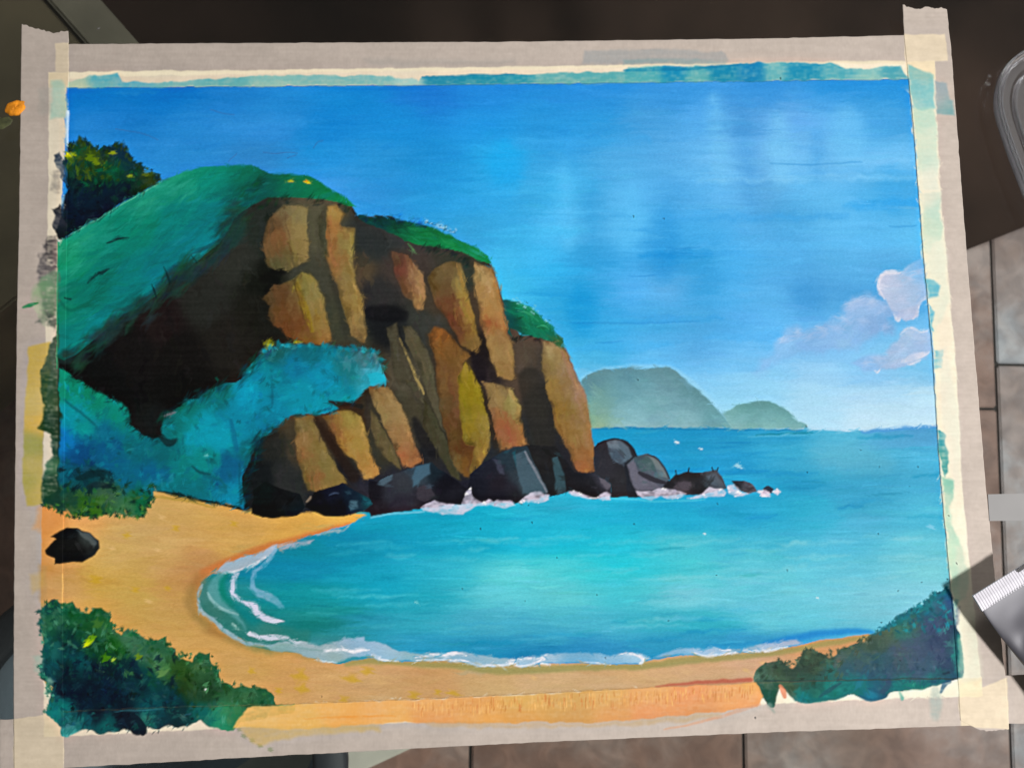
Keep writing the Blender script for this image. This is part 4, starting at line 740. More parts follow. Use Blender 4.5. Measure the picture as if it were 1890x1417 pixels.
rock('C3 120,480 330,480 450,640 480,680 620,680 730,760 740,845 600,865 430,810 300,855 280,800 200,640', bz(('C3', '220,600,28,28,30 300,760,26,30,34 460,740,24,24,30 600,760,28,28,34 660,720,56,56,68 560,820,18,18,24')),
      [('C3 300,570 350,560 400,680 412,820 340,845 330,740', (52, 80, 90), .9), ('C3 650,680 700,665 735,770 700,800 660,750', (96, 92, 104), .85)], label='black wedge rock at the foot of the tallest right-hand column')
rock('C3 608,510 640,470 700,450 780,430 860,455 910,510 928,570 885,610 845,640 850,690 875,770 930,850 740,855 730,760 620,685', bz(('C3', '650,560,42,42,50 700,660,44,44,52 800,720,40,40,46 840,800,36,36,42 880,560,38,42,50')),
      [('C3 710,460 800,440 860,490 892,570 800,610 740,570 715,530', (84, 104, 120), .95), ('C3 760,520 830,560 800,608 745,572', (66, 82, 98), .8), ('C3 720,470 780,445 800,500 740,520', (104, 120, 134), .7)], label='tall round grey rock, highest of the outer rocks')
fill('C3 830,600 960,590 1190,760 1260,830 1100,850 860,855', (30, 34, 44), None, soft=2)
rock('C3 848,620 920,560 1000,540 1060,560 1120,630 1168,725 1130,750 1095,800 920,800 880,730', bz(('C3', '950,590,58,80,92 1040,600,82,100,110 1080,680,74,94,106 900,680,80,84,96 980,740,90,90,106 1050,770,84,86,102')), label='pale grey boulder between the round rock and the low rocks', patches=[('C3 850,625 900,590 940,680 1030,725 1095,790 920,798 880,730', (100, 100, 116), .9), ('C3 925,600 1000,558 1045,580 1060,665 960,672', (66, 94, 98), .9), ('C3 1010,555 1060,570 1120,640 1150,715 1080,690 1050,620', (112, 128, 134), .8), ('C3 848,622 870,680 900,760 930,800 880,790 850,700', (52, 52, 62), .9)])
stroke('C3 945,680 1030,720 1130,752', [6, 10, 6], (46, 46, 56), None, a=.9); stroke('C3 1005,545 1070,570 1130,650 1165,720', [2, 4, 4, 3], (40, 52, 66), None, a=.8); stroke('C3 615,500 680,452 780,430 870,458 925,560', [3, 4, 4, 4, 3], (28, 32, 44), None, a=.8)
rock('C3 1120,775 1210,690 1300,670 1400,672 1500,655 1540,700 1575,795 1500,805 1400,835 1280,835 1180,815', bz(('C3', '1200,720,30,32,38 1320,700,34,34,38 1380,780,32,34,40 1480,720,64,74,84 1260,780,60,56,64')),
      [('C3 1190,790 1230,750 1310,745 1320,780 1250,815', (82, 76, 86), .85), ('C3 1430,700 1500,680 1560,780 1480,790', (78, 92, 106), .9)], label='long low dark rock with a jagged top')
for p in ('C3 1215,690 1210,660', 'C3 1300,670 1305,645', 'C3 1480,665 1470,640', 'C3 1510,660 1515,640'): stroke(p, 2.5, (24, 28, 34), None, a=.9)
rock('C3 1608,735 1700,733 1760,758 1795,812 1730,835 1650,795', bz(('C3', '1650,755,34,42,52 1740,790,92,98,110')), label='small dark rock near the tip of the reef')
rock('C3 1840,790 1870,772 1889,772 D3 40,775 72,795 50,830 0,825', (44, 58, 80), label='smallest rock at the very tip of the reef')
BLD = rock('A3 370,1140 430,1100 490,1075 560,1078 640,1110 720,1170 727,1220 690,1270 600,1320 480,1335 400,1342 405,1300 330,1270 325,1245 370,1190 410,1155', bz(('A3', '420,1200,12,12,10 520,1180,15,16,16 520,1270,12,12,12 640,1160,50,56,54 660,1260,34,36,34 590,1260,14,14,14')),
      [('A3 560,1090 640,1120 705,1190 680,1220 620,1160', (80, 86, 84), .95), ('A3 470,1332 600,1316 690,1262 702,1282 620,1332 500,1345', (92, 92, 66), .6)], name='painted_boulder', label='single black boulder on the sand at the left')
# foam at the foot of the cliff
FM2 = reg('painted_surf', 'white surf breaking round the rocks')
for p in ('B3 1195,935 1300,880 1400,905 1500,905 1530,830 1565,785 1582,850 1650,890 1690,868 1740,890 1800,880 1860,885 1880,912 1810,932 1700,908 1600,925 1510,972 1330,972 1230,958',
          'C3 60,895 150,822 210,808 295,840 290,880 210,902 130,885', 'C3 425,822 470,803 530,830 620,850 700,812 742,832 735,872 680,885 640,855 560,860 470,850', 'C3 920,805 1030,800 1110,783 1180,800 1275,822 1240,855 1180,872 1100,855 1030,882 960,862 930,838',
          'C3 1280,855 1400,830 1450,775 1530,790 1572,822 1560,842 1420,862', 'C3 1578,775 1630,768 1690,820 1735,838 1640,858 1590,832', 'C3 1788,812 1850,800 1889,815 1885,858 1830,842', 'D3 58,820 95,785 122,812 95,842', 'D3 -10,800 40,830 10,860 -30,850'):
    q = T(p); mx_, my_ = q[0]
    fill(q, (212, 208, 228), FM2, soft=1.8, wob=3.5, a=.88, dry=.35)
    for i in range(10):
        x, y = random.choice(q); dab(x + random.gauss(0, 4), y + random.gauss(0, 2) + 1, 5, 2.4, random.uniform(-.8, .8), random.choice([(245, 242, 250), (170, 165, 190), (235, 232, 245)]), .7, only=[FM2], seed=i)
stroke('B3 850,1000 1000,975 1120,970 1230,962', [3, 4, 3, 4], (120, 195, 220), None, a=.7)
stroke('C3 740,862 840,868 930,868 1020,890 1240,880 1420,872', [3, 4, 4, 3, 4, 2], (80, 200, 225), None, a=.6)
stroke('B3 380,890 400,870 405,850', [3, 5, 2], (150, 130, 110), None, a=.7)

# ---- bushes in the lower corners
BU1 = reg('painted_bush', 'dark green bush in the lower left corner'); BU2 = reg('painted_bush', 'navy and teal bush in the lower right corner')
fill('A4 350,220 400,195 450,215 490,225 530,205 560,250 580,290 640,290 680,265 740,265 790,310 800,370 830,420 890,460 930,400 960,430 1030,460 1090,500 1150,490 1200,460 1210,530 1270,560 1280,600 1390,640 1410,600 1520,570 1540,640 1590,700 1600,800 1700,820 1800,835 1889,830 B4 100,840 140,900 150,945 285,945 290,1010 200,1030 150,1040 80,1050 0,1070 A4 1750,1085 1690,1130 1560,1130 1470,1065 1390,1110 1300,1130 1230,1090 1150,1140 1075,1120 1060,1170 1020,1175 900,1130 850,1150 760,1165 680,1150 600,1130 500,1190 450,1170 440,1115 400,1070 340,1020 360,920 390,830 310,770 290,700 310,560 320,450 300,380 310,270',
     bz(('A4', '390,240,0,62,55 500,240,8,78,52 420,340,40,100,68 560,340,22,88,48 740,330,30,88,42 780,400,40,100,55 640,430,20,75,35 480,430,0,50,45 370,560,20,90,85 350,680,0,62,68 520,560,0,48,55 560,640,0,70,75 700,540,4,58,32 830,560,20,85,22 940,480,60,110,80 1050,580,48,100,72 1180,520,40,92,62 1150,680,60,112,66 900,680,0,42,48 700,700,0,30,42 500,720,2,32,40 480,850,2,22,38 600,900,2,20,36 800,850,0,28,44 1000,850,0,42,52 1080,740,0,55,58 1300,720,40,78,30 1450,700,44,88,52 1530,640,42,92,60 1350,820,30,60,24 1250,880,0,52,62 1500,870,26,62,36 1560,800,34,74,44 1700,880,40,90,56 1800,900,55,105,66 1700,1000,52,120,74 1600,1040,40,140,105 1480,1030,10,95,90 1300,1030,0,45,50 1100,980,0,70,78 1080,1060,50,140,125 1180,1080,0,50,60 900,1040,4,20,34 700,1030,2,24,38 500,1080,10,60,70 420,960,10,110,110 400,1030,16,120,115 600,1090,10,90,95 780,1110,10,90,90 960,1060,8,24,38 520,1150,80,170,165 1040,1140,6,28,40'), ('B4', '40,900,36,88,56 100,980,38,96,64 240,990,70,135,75')), BU1, soft=1.8, wob=5, sig=17)
work(BU1, 420, 9, 5.5, 0, jit=10, a=.5, da=1.4)
work(BU1, 420, 5, 3, 0, jit=15, a=.5, da=1.5)
leaves(BU1, 70, [(62, 112, 62), (50, 100, 58), (78, 128, 92), (30, 84, 40)], (180, 1120, 420, 1250), (4, 9), .55)
leaves(BU1, 40, [(40, 110, 80), (70, 130, 100)], (80, 1115, 200, 1200), (4, 8), .45)
leaves(BU1, 40, [(2, 18, 34), (2, 26, 42)], (120, 1210, 330, 1320), (6, 14), .55)
leaves(BU1, 30, [(70, 130, 84), (50, 110, 60), (36, 80, 46)], (380, 1240, 550, 1330), (4, 9), .6)
for x, y, rx, ry, c in ((165, 1183, 10, 7, (150, 185, 10)), (160, 1188, 8, 4, (185, 205, 20)), (172, 1176, 7, 5, (95, 150, 20)), (196, 1213, 9, 8, (60, 120, 14)), (210, 1216, 5, 3, (150, 185, 60)), (256, 1212, 8, 6, (95, 130, 30)), (300, 1240, 12, 8, (84, 130, 72)), (180, 1150, 10, 9, (56, 108, 44)), (380, 1271, 3, 1.5, (215, 225, 205))):
    dab(x, y, rx, ry, -.6, c, .9, soft=.4)
stroke('A4 960,1020 1010,1070 1040,1120 1040,1165', [8, 12, 14, 8], (10, 30, 42), BU1, a=.9)
stroke('A4 830,1000 1000,995 1200,985', [1, 3, 1], (60, 130, 140), None, a=.5)
for i in range(40): dab(random.uniform(150, 360), 1330 + random.gauss(8, 8) - (0 if random.random() < .5 else 6), 5, 1.6, random.uniform(-1.2, -.4), (20, 50, 58), .5)
for x, y in ((441, 1345), (450, 1358), (466, 1364), (480, 1375), (499, 1382)): dab(x, y, 6, 5, .5, (130, 140, 105), .55, seed=x)

fill('D4 1345,95 1260,140 1180,200 1120,240 1040,290 960,310 960,350 900,390 850,420 780,440 740,500 650,520 580,545 540,570 520,600 470,620 440,590 350,560 310,545 270,560 270,610 230,660 210,700 170,680 130,630 60,640 0,660 C4 1820,670 1780,720 1770,780 1800,850 1830,910 D4 0,900 30,970 70,980 80,940 100,870 110,810 200,900 230,940 320,945 440,925 570,910 640,870 720,920 800,935 880,900 910,860 1100,850 1200,830 1300,800 1410,760 1450,755 1450,600 1430,460 1390,385 1370,200',
     bz(('D4', '1310,140,0,110,135 1200,210,0,122,132 1120,280,0,112,122 1000,330,0,118,128 1280,230,50,95,120 1340,200,40,80,130 1100,360,62,100,92 980,400,40,110,100 900,410,75,105,85 1180,380,52,74,108 1300,360,50,70,102 1250,520,44,66,98 1350,500,48,66,96 1100,540,62,84,108 980,560,66,88,108 1000,640,68,86,104 1200,640,56,80,108 1330,680,46,70,100 860,480,70,92,80 760,520,66,92,78 650,560,72,96,82 500,640,76,98,90 400,620,58,80,62 300,580,50,72,56 330,680,44,64,50 200,720,48,70,58 100,680,54,78,66 60,720,62,84,66 20,780,60,90,70 850,620,44,86,98 700,640,50,84,104 600,700,44,88,102 450,730,40,82,78 300,760,44,82,70 750,730,40,84,106 900,740,44,76,104 1100,730,52,78,106 40,860,20,80,62 40,940,50,100,88 170,830,66,96,72 280,920,14,122,126 380,840,30,100,90 500,840,24,130,122 450,900,20,132,128 620,820,22,120,118 720,820,18,112,122 780,900,24,122,150 860,850,40,86,112 960,820,22,126,122 1100,820,26,136,122 1250,790,26,122,122 1360,760,30,84,108 1420,500,34,142,132 1430,680,28,134,128'), ('C4', '1820,720,76,108,92 1840,800,60,96,84')), BU2, soft=2.0, wob=2.6, sig=16, smooth=True)
work(BU2, 260, 12, 8, .5, jit=7, a=.42, da=1.2)
work(BU2, 300, 6, 3, 0, jit=11, a=.45, da=1.4)
leaves(BU2, 46, [(0, 112, 130), (10, 132, 145), (0, 96, 118), (50, 130, 130)], (1640, 1080, 1755, 1165), (4, 8), .65)
leaves(BU2, 30, [(52, 78, 60), (64, 92, 72), (40, 60, 48)], (1390, 1200, 1560, 1260), (5, 9), .6)
for p, w, c in (('D4 400,900 470,850 560,800', [3, 8, 3], (30, 84, 96)), ('D4 330,920 440,915 560,905 640,850', [4, 6, 6, 3], (14, 110, 112)), ('D4 690,890 790,930 880,890', [3, 6, 4], (14, 96, 120)), ('D4 860,860 900,820 900,760', [8, 12, 8], (52, 80, 108)), ('D4 1300,730 1340,720', [3, 5], (18, 44, 64)), ('D4 1280,860 1310,800 1350,790', [5, 10, 5], (44, 96, 128)), ('D4 980,860 1000,910', [4, 7], (100, 180, 165)), ('D4 720,760 760,880', [2, 3], (36, 112, 118)), ('D4 1390,420 1400,560 1405,740', [4, 4, 4], (18, 70, 84)), ('D4 0,780 300,785 700,775 1100,765 1400,765', 2, (24, 52, 58))):
    stroke(p, w, c, None, a=.75, soft=1.6, dry=.25)
stroke('D4 115,820 140,860 150,900', [6, 10, 5], (222, 140, 105), None, a=.8)

# ---- paint that ran over on to the tape
def pale(t, k): return [(c[0], c[1], *(np.array(c[2:]) + (np.array([224, 182, 118]) - np.array(c[2:])) * k)) for c in CP(t)]
def run(poly, col, a=.8, soft=3, wob=4, dry=.2, sig=20): fill(poly, col, None, soft=soft, wob=wob, a=a, dry=dry, sig=sig)
# blue along the top tape
run('P 128,134 220,132 480,130 770,126 1150,121 1410,115 1668,112 1668,119 1410,118 1150,126 800,132 480,137 220,142 128,146', (236, 226, 196), .55, 2, 2, 0)
run('P 96,150 112,148 122,160 124,215 94,222', (150, 186, 172), .7, 4, 3)
run('P 72,165 95,158 98,210 74,212', (140, 142, 136), .35, 6, 4)
run('P 126,152 165,140 220,138 224,152 300,153 480,140 700,141 760,146 772,152 780,142 950,138 1150,133 1160,126 1300,122 1400,116 1530,117 1560,128 1600,128 1660,121 1677,146 1300,152 940,157 470,160 126,163', '140,158,165,190,168 190,150,78,165,182 240,156,78,165,190 330,152,105,175,182 420,150,90,170,178 500,146,125,185,182 600,150,115,180,182 700,150,110,180,185 760,154,150,200,200 800,150,20,135,172 900,148,18,140,172 960,148,30,148,175 1010,148,90,172,178 1100,145,80,170,178 1200,140,70,170,182 1240,132,0,135,185 1290,145,80,172,182 1330,135,0,132,178 1390,132,0,125,185 1430,128,95,180,190 1470,138,10,140,185 1560,138,70,170,190 1600,132,130,195,195 1650,135,70,165,185', .92, 2.2, 3, .2, 22)
stroke('P 1150,131 1200,129 1260,130 1330,122 1390,118', [3, 6, 6, 5, 3], (0, 125, 170), None, a=.55, dry=.4)
stroke('P 780,143 870,140 950,139', [3, 5, 3], (10, 125, 165), None, a=.5, dry=.3)
run('P 1080,95 1200,91 1330,97 1345,112 1200,120 1075,120', (160, 164, 166), .62, 4, 4, .15)
run('P 1150,112 1240,110 1340,112 1338,120 1150,121', (130, 165, 168), .55, 4, 3, .2)
run('P 670,108 800,112 950,112 950,122 680,122', (150, 150, 146), .25, 6, 4, .2)
# pale turquoise down the right tape
run('P 1674,120 1700,132 1722,140 1725,200 1700,205 1684,200 1677,150', '1690,160,110,190,200 1710,180,120,198,205 1690,195,150,205,205 1700,140,140,195,190', .85, 3, 3, .15)
run('P 1684,200 1722,198 1730,240 1732,350 1696,352 1690,280', '1700,220,178,222,205 1715,260,205,230,210 1710,330,232,238,222 1700,300,190,225,210', .7, 4, 4, .15)
run('P 1725,150 1746,152 1752,182 1758,186 1760,214 1728,212', '1735,165,150,172,182 1745,200,112,170,175 1735,185,165,180,184', .75, 3, 3, .15)
run('P 1697,355 1735,352 1738,440 1704,470', '1710,370,225,232,215 1722,390,178,222,208 1715,420,190,225,205 1710,450,215,235,215', .7, 5, 5, .1)
run('P 1704,460 1742,440 1752,560 1722,620', (224, 238, 220), .5, 6, 4, .1)
run('P 1706,514 1722,516 1736,528 1732,545 1714,550', (90, 185, 212), .8, 3, 3, .2); run('P 1716,560 1724,575 1722,610 1718,612', (80, 185, 220), .8, 2, 4, .3); run('P 1721,645 1738,645 1736,680 1724,682', (90, 190, 215), .7, 3, 5, .4)
run('P 1730,794 1744,800 1748,840 1752,870 1742,880 1735,860', '1738,805,30,150,170 1742,850,60,160,160', .85, 2, 4, .3)
run('P 1736,880 1760,884 1762,900 1752,940 1762,980 1774,1000 1782,1040 1786,1100 1760,1120 1752,1050 1744,960', '1750,895,110,195,175 1745,920,170,215,195 1755,970,178,222,200 1770,1020,190,232,205 1765,1070,175,222,200 1775,1100,200,235,210', .72, 4, 5, .15)
run('P 1728,640 1745,640 1770,760 1774,900 1764,905 1738,800', (238, 236, 220), .5, 6, 3, 0)
run('P 1764,1010 1780,1005 1800,1120 1815,1250 1770,1260 1772,1130', (236, 232, 212), .5, 6, 3, 0)
run('P 1758,1104 1768,1106 1766,1150 1760,1152', (90, 165, 170), .6, 3, 5, .4); run('P 1762,1125 1772,1120 1770,1150 1764,1158', (90, 110, 140), .6, 3, 5, .4)
stroke('D4 1240,840 1250,950 1240,1040', [14, 24, 14], (170, 190, 185), None, a=.55, soft=5, dry=.35); stroke('D4 40,960 70,1010', [10, 4], (150, 168, 158), None, a=.6, soft=3, dry=.3)
# orange along the bottom tape
run('P 455,1305 520,1299 788,1289 1000,1279 1219,1267 1395,1259 1408,1285 1397,1301 1330,1312 1194,1326 1092,1333 991,1332 851,1335 724,1332 612,1342 520,1345 430,1341', pale('480,1325,235,185,100 540,1310,236,178,88 560,1335,232,178,86 620,1305,240,172,84 640,1330,240,160,70 700,1310,240,168,92 720,1325,240,172,90 800,1300,238,165,92 800,1325,225,140,75 880,1300,226,150,78 900,1320,236,160,76 960,1290,222,170,84 960,1325,222,150,70 1050,1290,214,160,82 1060,1322,205,145,75 1120,1285,225,168,92 1130,1315,226,150,86 1200,1280,238,165,98 1200,1310,240,145,92 1280,1285,246,145,92 1290,1305,226,140,85 1350,1275,246,160,98 1380,1290,250,160,105 1380,1268,240,170,90', .32), .95, 2.2, 3, .1, 24)
run('P 440,1340 520,1343 700,1336 700,1346 560,1356 480,1375 455,1360', (205, 170, 95), .6, 5, 4, .2)
run('P 780,1332 960,1334 1100,1334 1200,1326 1330,1314 1330,1322 1180,1338 1000,1342 800,1342', (205, 165, 110), .45, 4, 4, .25)
stroke('P 1225,1345 1300,1330 1360,1312 1402,1298', [2, 5, 7, 4], (225, 165, 130), None, a=.6, soft=2, dry=.4)
stroke('P 1210,1266 1290,1258 1385,1254', [2, 7, 8], (188, 92, 70), None, a=.75, soft=2.5)
for i in range(330):      # thin hatching where the brush caught the tape's crepe
    x = random.uniform(760, 1390); y0 = np.interp(x, [788, 1219, 1395], [1289, 1267, 1259]) + random.uniform(2, 22); L = random.uniform(5, 16)
    stroke([(x, y0), (x + random.uniform(-1, 1), y0 + L)], [1.2, 1.6], random.choice([(250, 190, 110), (215, 130, 70), (252, 200, 125), (200, 130, 65)]), None, a=.5, soft=.9)
stroke('P 118,1312 300,1305 520,1298 788,1288 1219,1266 1410,1258 1766,1251', 1.6, (150, 112, 72), None, a=.25, soft=1)
stroke('P 560,1325 640,1322 730,1320', [1, 4, 1], (235, 150, 60), None, a=.5, dry=.4)
# yellow and dark green down the left tape
run('P 53,640 92,632 96,680 88,720 82,780 80,840 78,930 50,935 42,890 46,780 50,700', '70,680,188,160,72 65,750,196,172,92 70,780,205,168,70 60,820,150,150,72 65,860,178,162,84 55,890,160,152,70 70,910,180,160,76', .85, 3, 3, .1)
run('P 72,935 100,930 100,968 80,985 62,975', (214, 146, 82), .55, 6, 4, .1); run('P 72,1040 86,1045 86,1110 74,1110', (176, 140, 92), .5, 4, 3, .1); run('P 55,1060 84,1055 84,1080 62,1095', (196, 160, 84), .4, 6, 4, .1)
run('P 90,640 98,620 108,600 108,680 112,760 110,900 118,935 100,940 76,925 78,890 84,860 100,840 92,800 72,792 80,770 78,735 74,700 84,660', '98,660,56,78,62 100,720,24,60,38 94,740,40,70,42 100,780,16,46,32 80,795,14,50,22 102,830,12,52,44 98,860,50,100,70 100,890,12,48,34 88,905,20,60,32 110,920,20,56,44', .92, 3, 6, .25)
run('P 104,440 108,560 108,600 98,605 88,590 70,600 78,560 68,490 90,445', '95,470,50,48,52 88,490,70,68,72 85,520,90,88,90 100,540,70,90,80 98,590,50,66,58', .8, 5, 8, .55)
run('P 106,500 106,580 80,572 55,552 60,530 80,512', '70,540,140,165,125 85,530,110,160,110 98,520,100,140,110 92,560,100,130,100', .72, 6, 7, .4)
stroke('A2 165,855 220,840 275,825', [3, 8, 3], (14, 120, 70), None, a=.9, dry=.3); run('P 60,560 82,566 86,600 70,590', (170, 190, 150), .5, 4, 5, .5)
run('P 98,288 108,280 118,300 124,340 112,330 104,300', '106,285,16,34,56 116,310,40,60,80', .8, 2, 5, .4); run('P 96,318 108,316 112,340 110,356 94,352', (120, 116, 112), .55, 4, 7, .7)
run('P 98,385 112,378 122,390 120,440 108,440 100,415', '106,385,10,16,26 108,410,50,54,66 114,430,14,22,30', .88, 3, 6, .3)
run('P 122,205 128,205 126,275 122,270', (200, 220, 235), .8, 1.5, 1, 0)
stroke('P 107,448 106,560 106,680', 1.6, (30, 165, 110), None, a=.7, soft=1)
run('P 60,1210 78,1205 82,1245 66,1240', (140, 175, 160), .55, 5, 5, .3); run('P 78,1115 86,1112 84,1180 78,1190', (110, 140, 100), .4, 5, 4, .3); run('P 90,1250 100,1255 88,1290 82,1280', (160, 205, 180), .7, 4, 4, .3)
stroke('P 116,1058 116,1120', 2, (236, 190, 110), None, a=.6, soft=1.2)

def edge_leaves(poly, n, cols, r=(3, 6), out=5, a=.75):
    pts = T(poly); m_ = len(pts)
    for i in range(n):
        k = random.randrange(m_ - 1); t = random.random(); x = pts[k][0] * (1 - t) + pts[k + 1][0] * t; y = pts[k][1] * (1 - t) + pts[k + 1][1] * t
        c = np.array(random.choice(cols)) * random.uniform(.8, 1.2)
        dab(x + random.gauss(0, out * .6), y + random.gauss(0, out * .6), random.uniform(*r), random.uniform(*r) * .8, random.uniform(-1.6, 1.6), np.clip(c, 0, 255), a, soft=.6, seed=i)
edge_leaves('D4 1330,110 1260,145 1180,205 1120,245 1040,295 960,320 900,395 820,430', 90, [(0, 118, 135), (8, 130, 145), (30, 110, 120), (0, 98, 120)])
edge_leaves('D4 780,450 650,525 540,575 440,595 310,555 230,660 130,640 0,665', 60, [(58, 82, 62), (72, 98, 78), (50, 70, 56)])
edge_leaves('A4 330,230 450,215 560,260 680,275 790,310 830,420 960,430 1090,500 1210,500 1280,600 1410,620 1540,620 1600,800 1889,835', 150, [(24, 84, 52), (46, 104, 66), (30, 90, 48), (62, 112, 78)])
edge_leaves('A4 310,270 300,400 310,560 295,700 340,800 380,900 350,1020', 60, [(40, 110, 90), (10, 80, 76), (60, 130, 110)])
edge_leaves('A1 490,1100 520,1045 600,1025 720,1085 840,1060 910,1080 960,1170 1060,1240 1170,1300', 80, [(16, 48, 44), (30, 62, 30), (10, 42, 60), (44, 72, 24)], (3, 6), 4)
edge_leaves('A3 1120,870 1050,940 1030,1000 870,985 700,1000 540,1005 420,945 310,905', 70, [(36, 84, 44), (20, 62, 42), (60, 108, 44), (14, 50, 40)])
edge_leaves('B2 60,1180 180,1130 420,1130 640,1150 870,1170 930,1280', 50, [(0, 128, 150), (20, 110, 120), (40, 140, 150)], (3, 7), 4)


# ink-black specks
for p in ('D3 310,675 835,635 1115,635 305,345 700,515 1055,775 830,1120 165,1385 1340,990 1395,1335 1655,1120', 'C3 140,915 165,1040 345,1290 905,1050 1510,905', 'C4 115,205 635,160 1155,345 1500,15 1785,1050 700,615', 'D4 1140,68 850,360 970,130 985,635 1330,45', 'B4 488,895 1510,115', 'B3 1640,1085', 'D1 120,575', 'C2 900,200 1120,215 930,1380'):
    for x, y in T(p): dab(x, y, random.uniform(1.8, 2.8), random.uniform(1.2, 1.8), random.uniform(.4, 1.2), (16, 30, 36), .85, soft=.5)
# paint gathered along the tape seams
stroke('P 1677,150 1694,355 1706,500 1720,650 1728,790 1736,900 1746,1000 1753,1080 1760,1150 1767,1250', [1.2, 1.6, 1.8, 2, 2, 2, 2, 2.4, 2.4, 2], (40, 90, 110), None, a=.4, soft=1)
stroke('P 127,163 470,161 940,157 1300,152 1677,147', 1.4, (0, 95, 150), None, a=.5, soft=1)

# ------------------------------------------------------------------ canvas -> sheet
cv += (vnoise(CH, CW, 40, 2.4, 21) * 2.2)[..., None] + (vnoise(CH, CW, 2.2, 2.2, 8) * 2.0)[..., None]
def blur(a, r):
    k = np.array([1, 4, 6, 4, 1], np.float32) / 16
    for ax_ in (0, 1):
        a = sum(k[i + 2] * np.roll(a, i * r, ax_) for i in range(-2, 3))
    return a
cv = np.clip(cv + .75 * (cv - blur(cv, 1)) + .18 * (cv - blur(cv, 6)), 0, 255)
ALB = np.clip(lin(cv) / ILL[..., None], 0.002, .88).astype(np.float32)

def sample(arr, px, py):
    x = np.clip(px * S - .5, 0, CW - 1.001); y = np.clip(py * S - .5, 0, CH - 1.001)
    xi, yi = x.astype(int), y.astype(int); fx, fy = x - xi, y - yi
    if arr.ndim == 3: fx, fy = fx[..., None], fy[..., None]
    return (arr[yi, xi] * (1 - fx) + arr[yi, xi + 1] * fx) * (1 - fy) + (arr[yi + 1, xi] * (1 - fx) + arr[yi + 1, xi + 1] * fx) * fy

def buckle(px, py):
    """the damp sheet's soft upright waves, flat where it is taped"""
    e = np.minimum(np.minimum((px - 120) / 150., (1750 - px) / 110.), np.minimum((py - 155) / 110., (1300 - py) / 110.))
    e = np.clip(e, 0, 1); e = e * e * (3 - 2 * e)
    u = px + .05 * (py - 700)
    amp = .35 + .65 * np.clip((px - 500) / 700., 0, 1)
    w = .55 * np.sin(u / 17.5 + .004 * py) * np.clip(.5 + .5 * np.sin(u / 71. + 1), 0, 1) + .8 * np.sin(u / 31. + 1.3 + .002 * py) + .5 * np.sin(u / 60. + py / 300.)
    fade = .7 + .3 * np.clip((760 - py) / 350., 0, 1)
    return e * amp * fade * (w + 1.7) * .00026

paper = link('painting', None); pc = unproj(945, 708.5, 0); paper.location = (0, 0, 0)
tag(paper, 'seascape painting of a cliff and turquoise bay taped to the glass table', 'painting')
pq = [(91, 134), (1724, 113), (1813, 1284), (82, 1359)]
pw = [unproj(*p, 0) for p in pq]
link('paper_sheet', prism('paper_sheet', [p[:2] for p in pw[::-1]], .00005, .0003), mat_plain('white_paper', (.82, .80, .72), .9, var=.03, scale=200, spec=.1), paper)

M_paint = mat_paint()
q = [(105, 146), (1697, 128), (1790, 1270), (98, 1332)]
NU, NV = 1020, 715
u = np.linspace(0, 1, NU + 1)[None]; v = np.linspace(0, 1, NV + 1)[:, None]
PX = (q[0][0] * (1 - u) + q[1][0] * u) * (1 - v) + (q[3][0] * (1 - u) + q[2][0] * u) * v
PY = (q[0][1] * (1 - u) + q[1][1] * u) * (1 - v) + (q[3][1] * (1 - u) + q[2][1] * u) * v
W = unproj(PX, PY, 0.0)
def inside(px, py):
    """photograph pixels in from the nearest tape edge"""
    def sd(a, b_): ex, ey = b_[0] - a[0], b_[1] - a[1]; return ((px - a[0]) * -ey + (py - a[1]) * ex) / math.hypot(ex, ey)
    return np.minimum(np.minimum(sd((127, 163), (1676, 147)), sd((1676, 148), (1767, 1250))), np.minimum(sd((1767, 1250), (117, 1312)), sd((117, 1312), (127, 163))))
fi = np.clip(inside(PX, PY) / 5., 0, 1)
W[..., 2] = .00033 + fi * (.00006 + sample(hm, PX, PY) * .00010) + buckle(PX, PY) * fi
C = np.ones((NV + 1, NU + 1, 4), np.float32); C[..., :3] = sample(ALB, PX, PY)
cxm = (PX[:-1, :-1] + PX[1:, 1:]) / 2; cym = (PY[:-1, :-1] + PY[1:, 1:]) / 2
ids = idm[np.clip((cym * S).astype(int), 0, CH - 1), np.clip((cxm * S).astype(int), 0, CW - 1)].copy()
ids[ids == 0] = SKY if False else 0
nz0 = ids == 0
ids[nz0 & (cym < 700)] = SKY; ids[nz0 & (cym >= 700) & (cxm > 1500)] = SEA; ids[(ids == 0)] = SAND
# tidy: islands of a region smaller than a brush mark join whatever is around them
for _ in range(2):
    best = np.zeros(ids.shape, np.int32); win = ids.copy()
    pad = np.pad(ids, 2, mode='edge'); sh = [pad[a:a + ids.shape[0], b_:b_ + ids.shape[1]] for a in range(0, 5, 1) for b_ in range(0, 5, 1)]
    for r in np.unique(ids):
        c = sum((s == r).astype(np.int32) for s in sh); m = c > best; best[m] = c[m]; win[m] = r
    ids = win
idx = np.arange((NV + 1) * (NU + 1)).reshape(NV + 1, NU + 1)
QD = np.stack([idx[1:, :-1], idx[1:, 1:], idx[:-1, 1:], idx[:-1, :-1]], -1)
Wf = W.reshape(-1, 3); Cf = C.reshape(-1, 4)
objs = {}
for r in sorted(REG):
    qs = QD[ids == r]
    if len(qs) == 0: continue
    un, inv = np.unique(qs, return_inverse=True)
    nm, lb, par = REG[r]
    o = link(nm, mesh_np(nm, Wf[un], inv.reshape(-1, 4), Cf[un]), M_paint, objs.get(par, paper))
    if lb: o['label'] = lb
    objs[r] = o

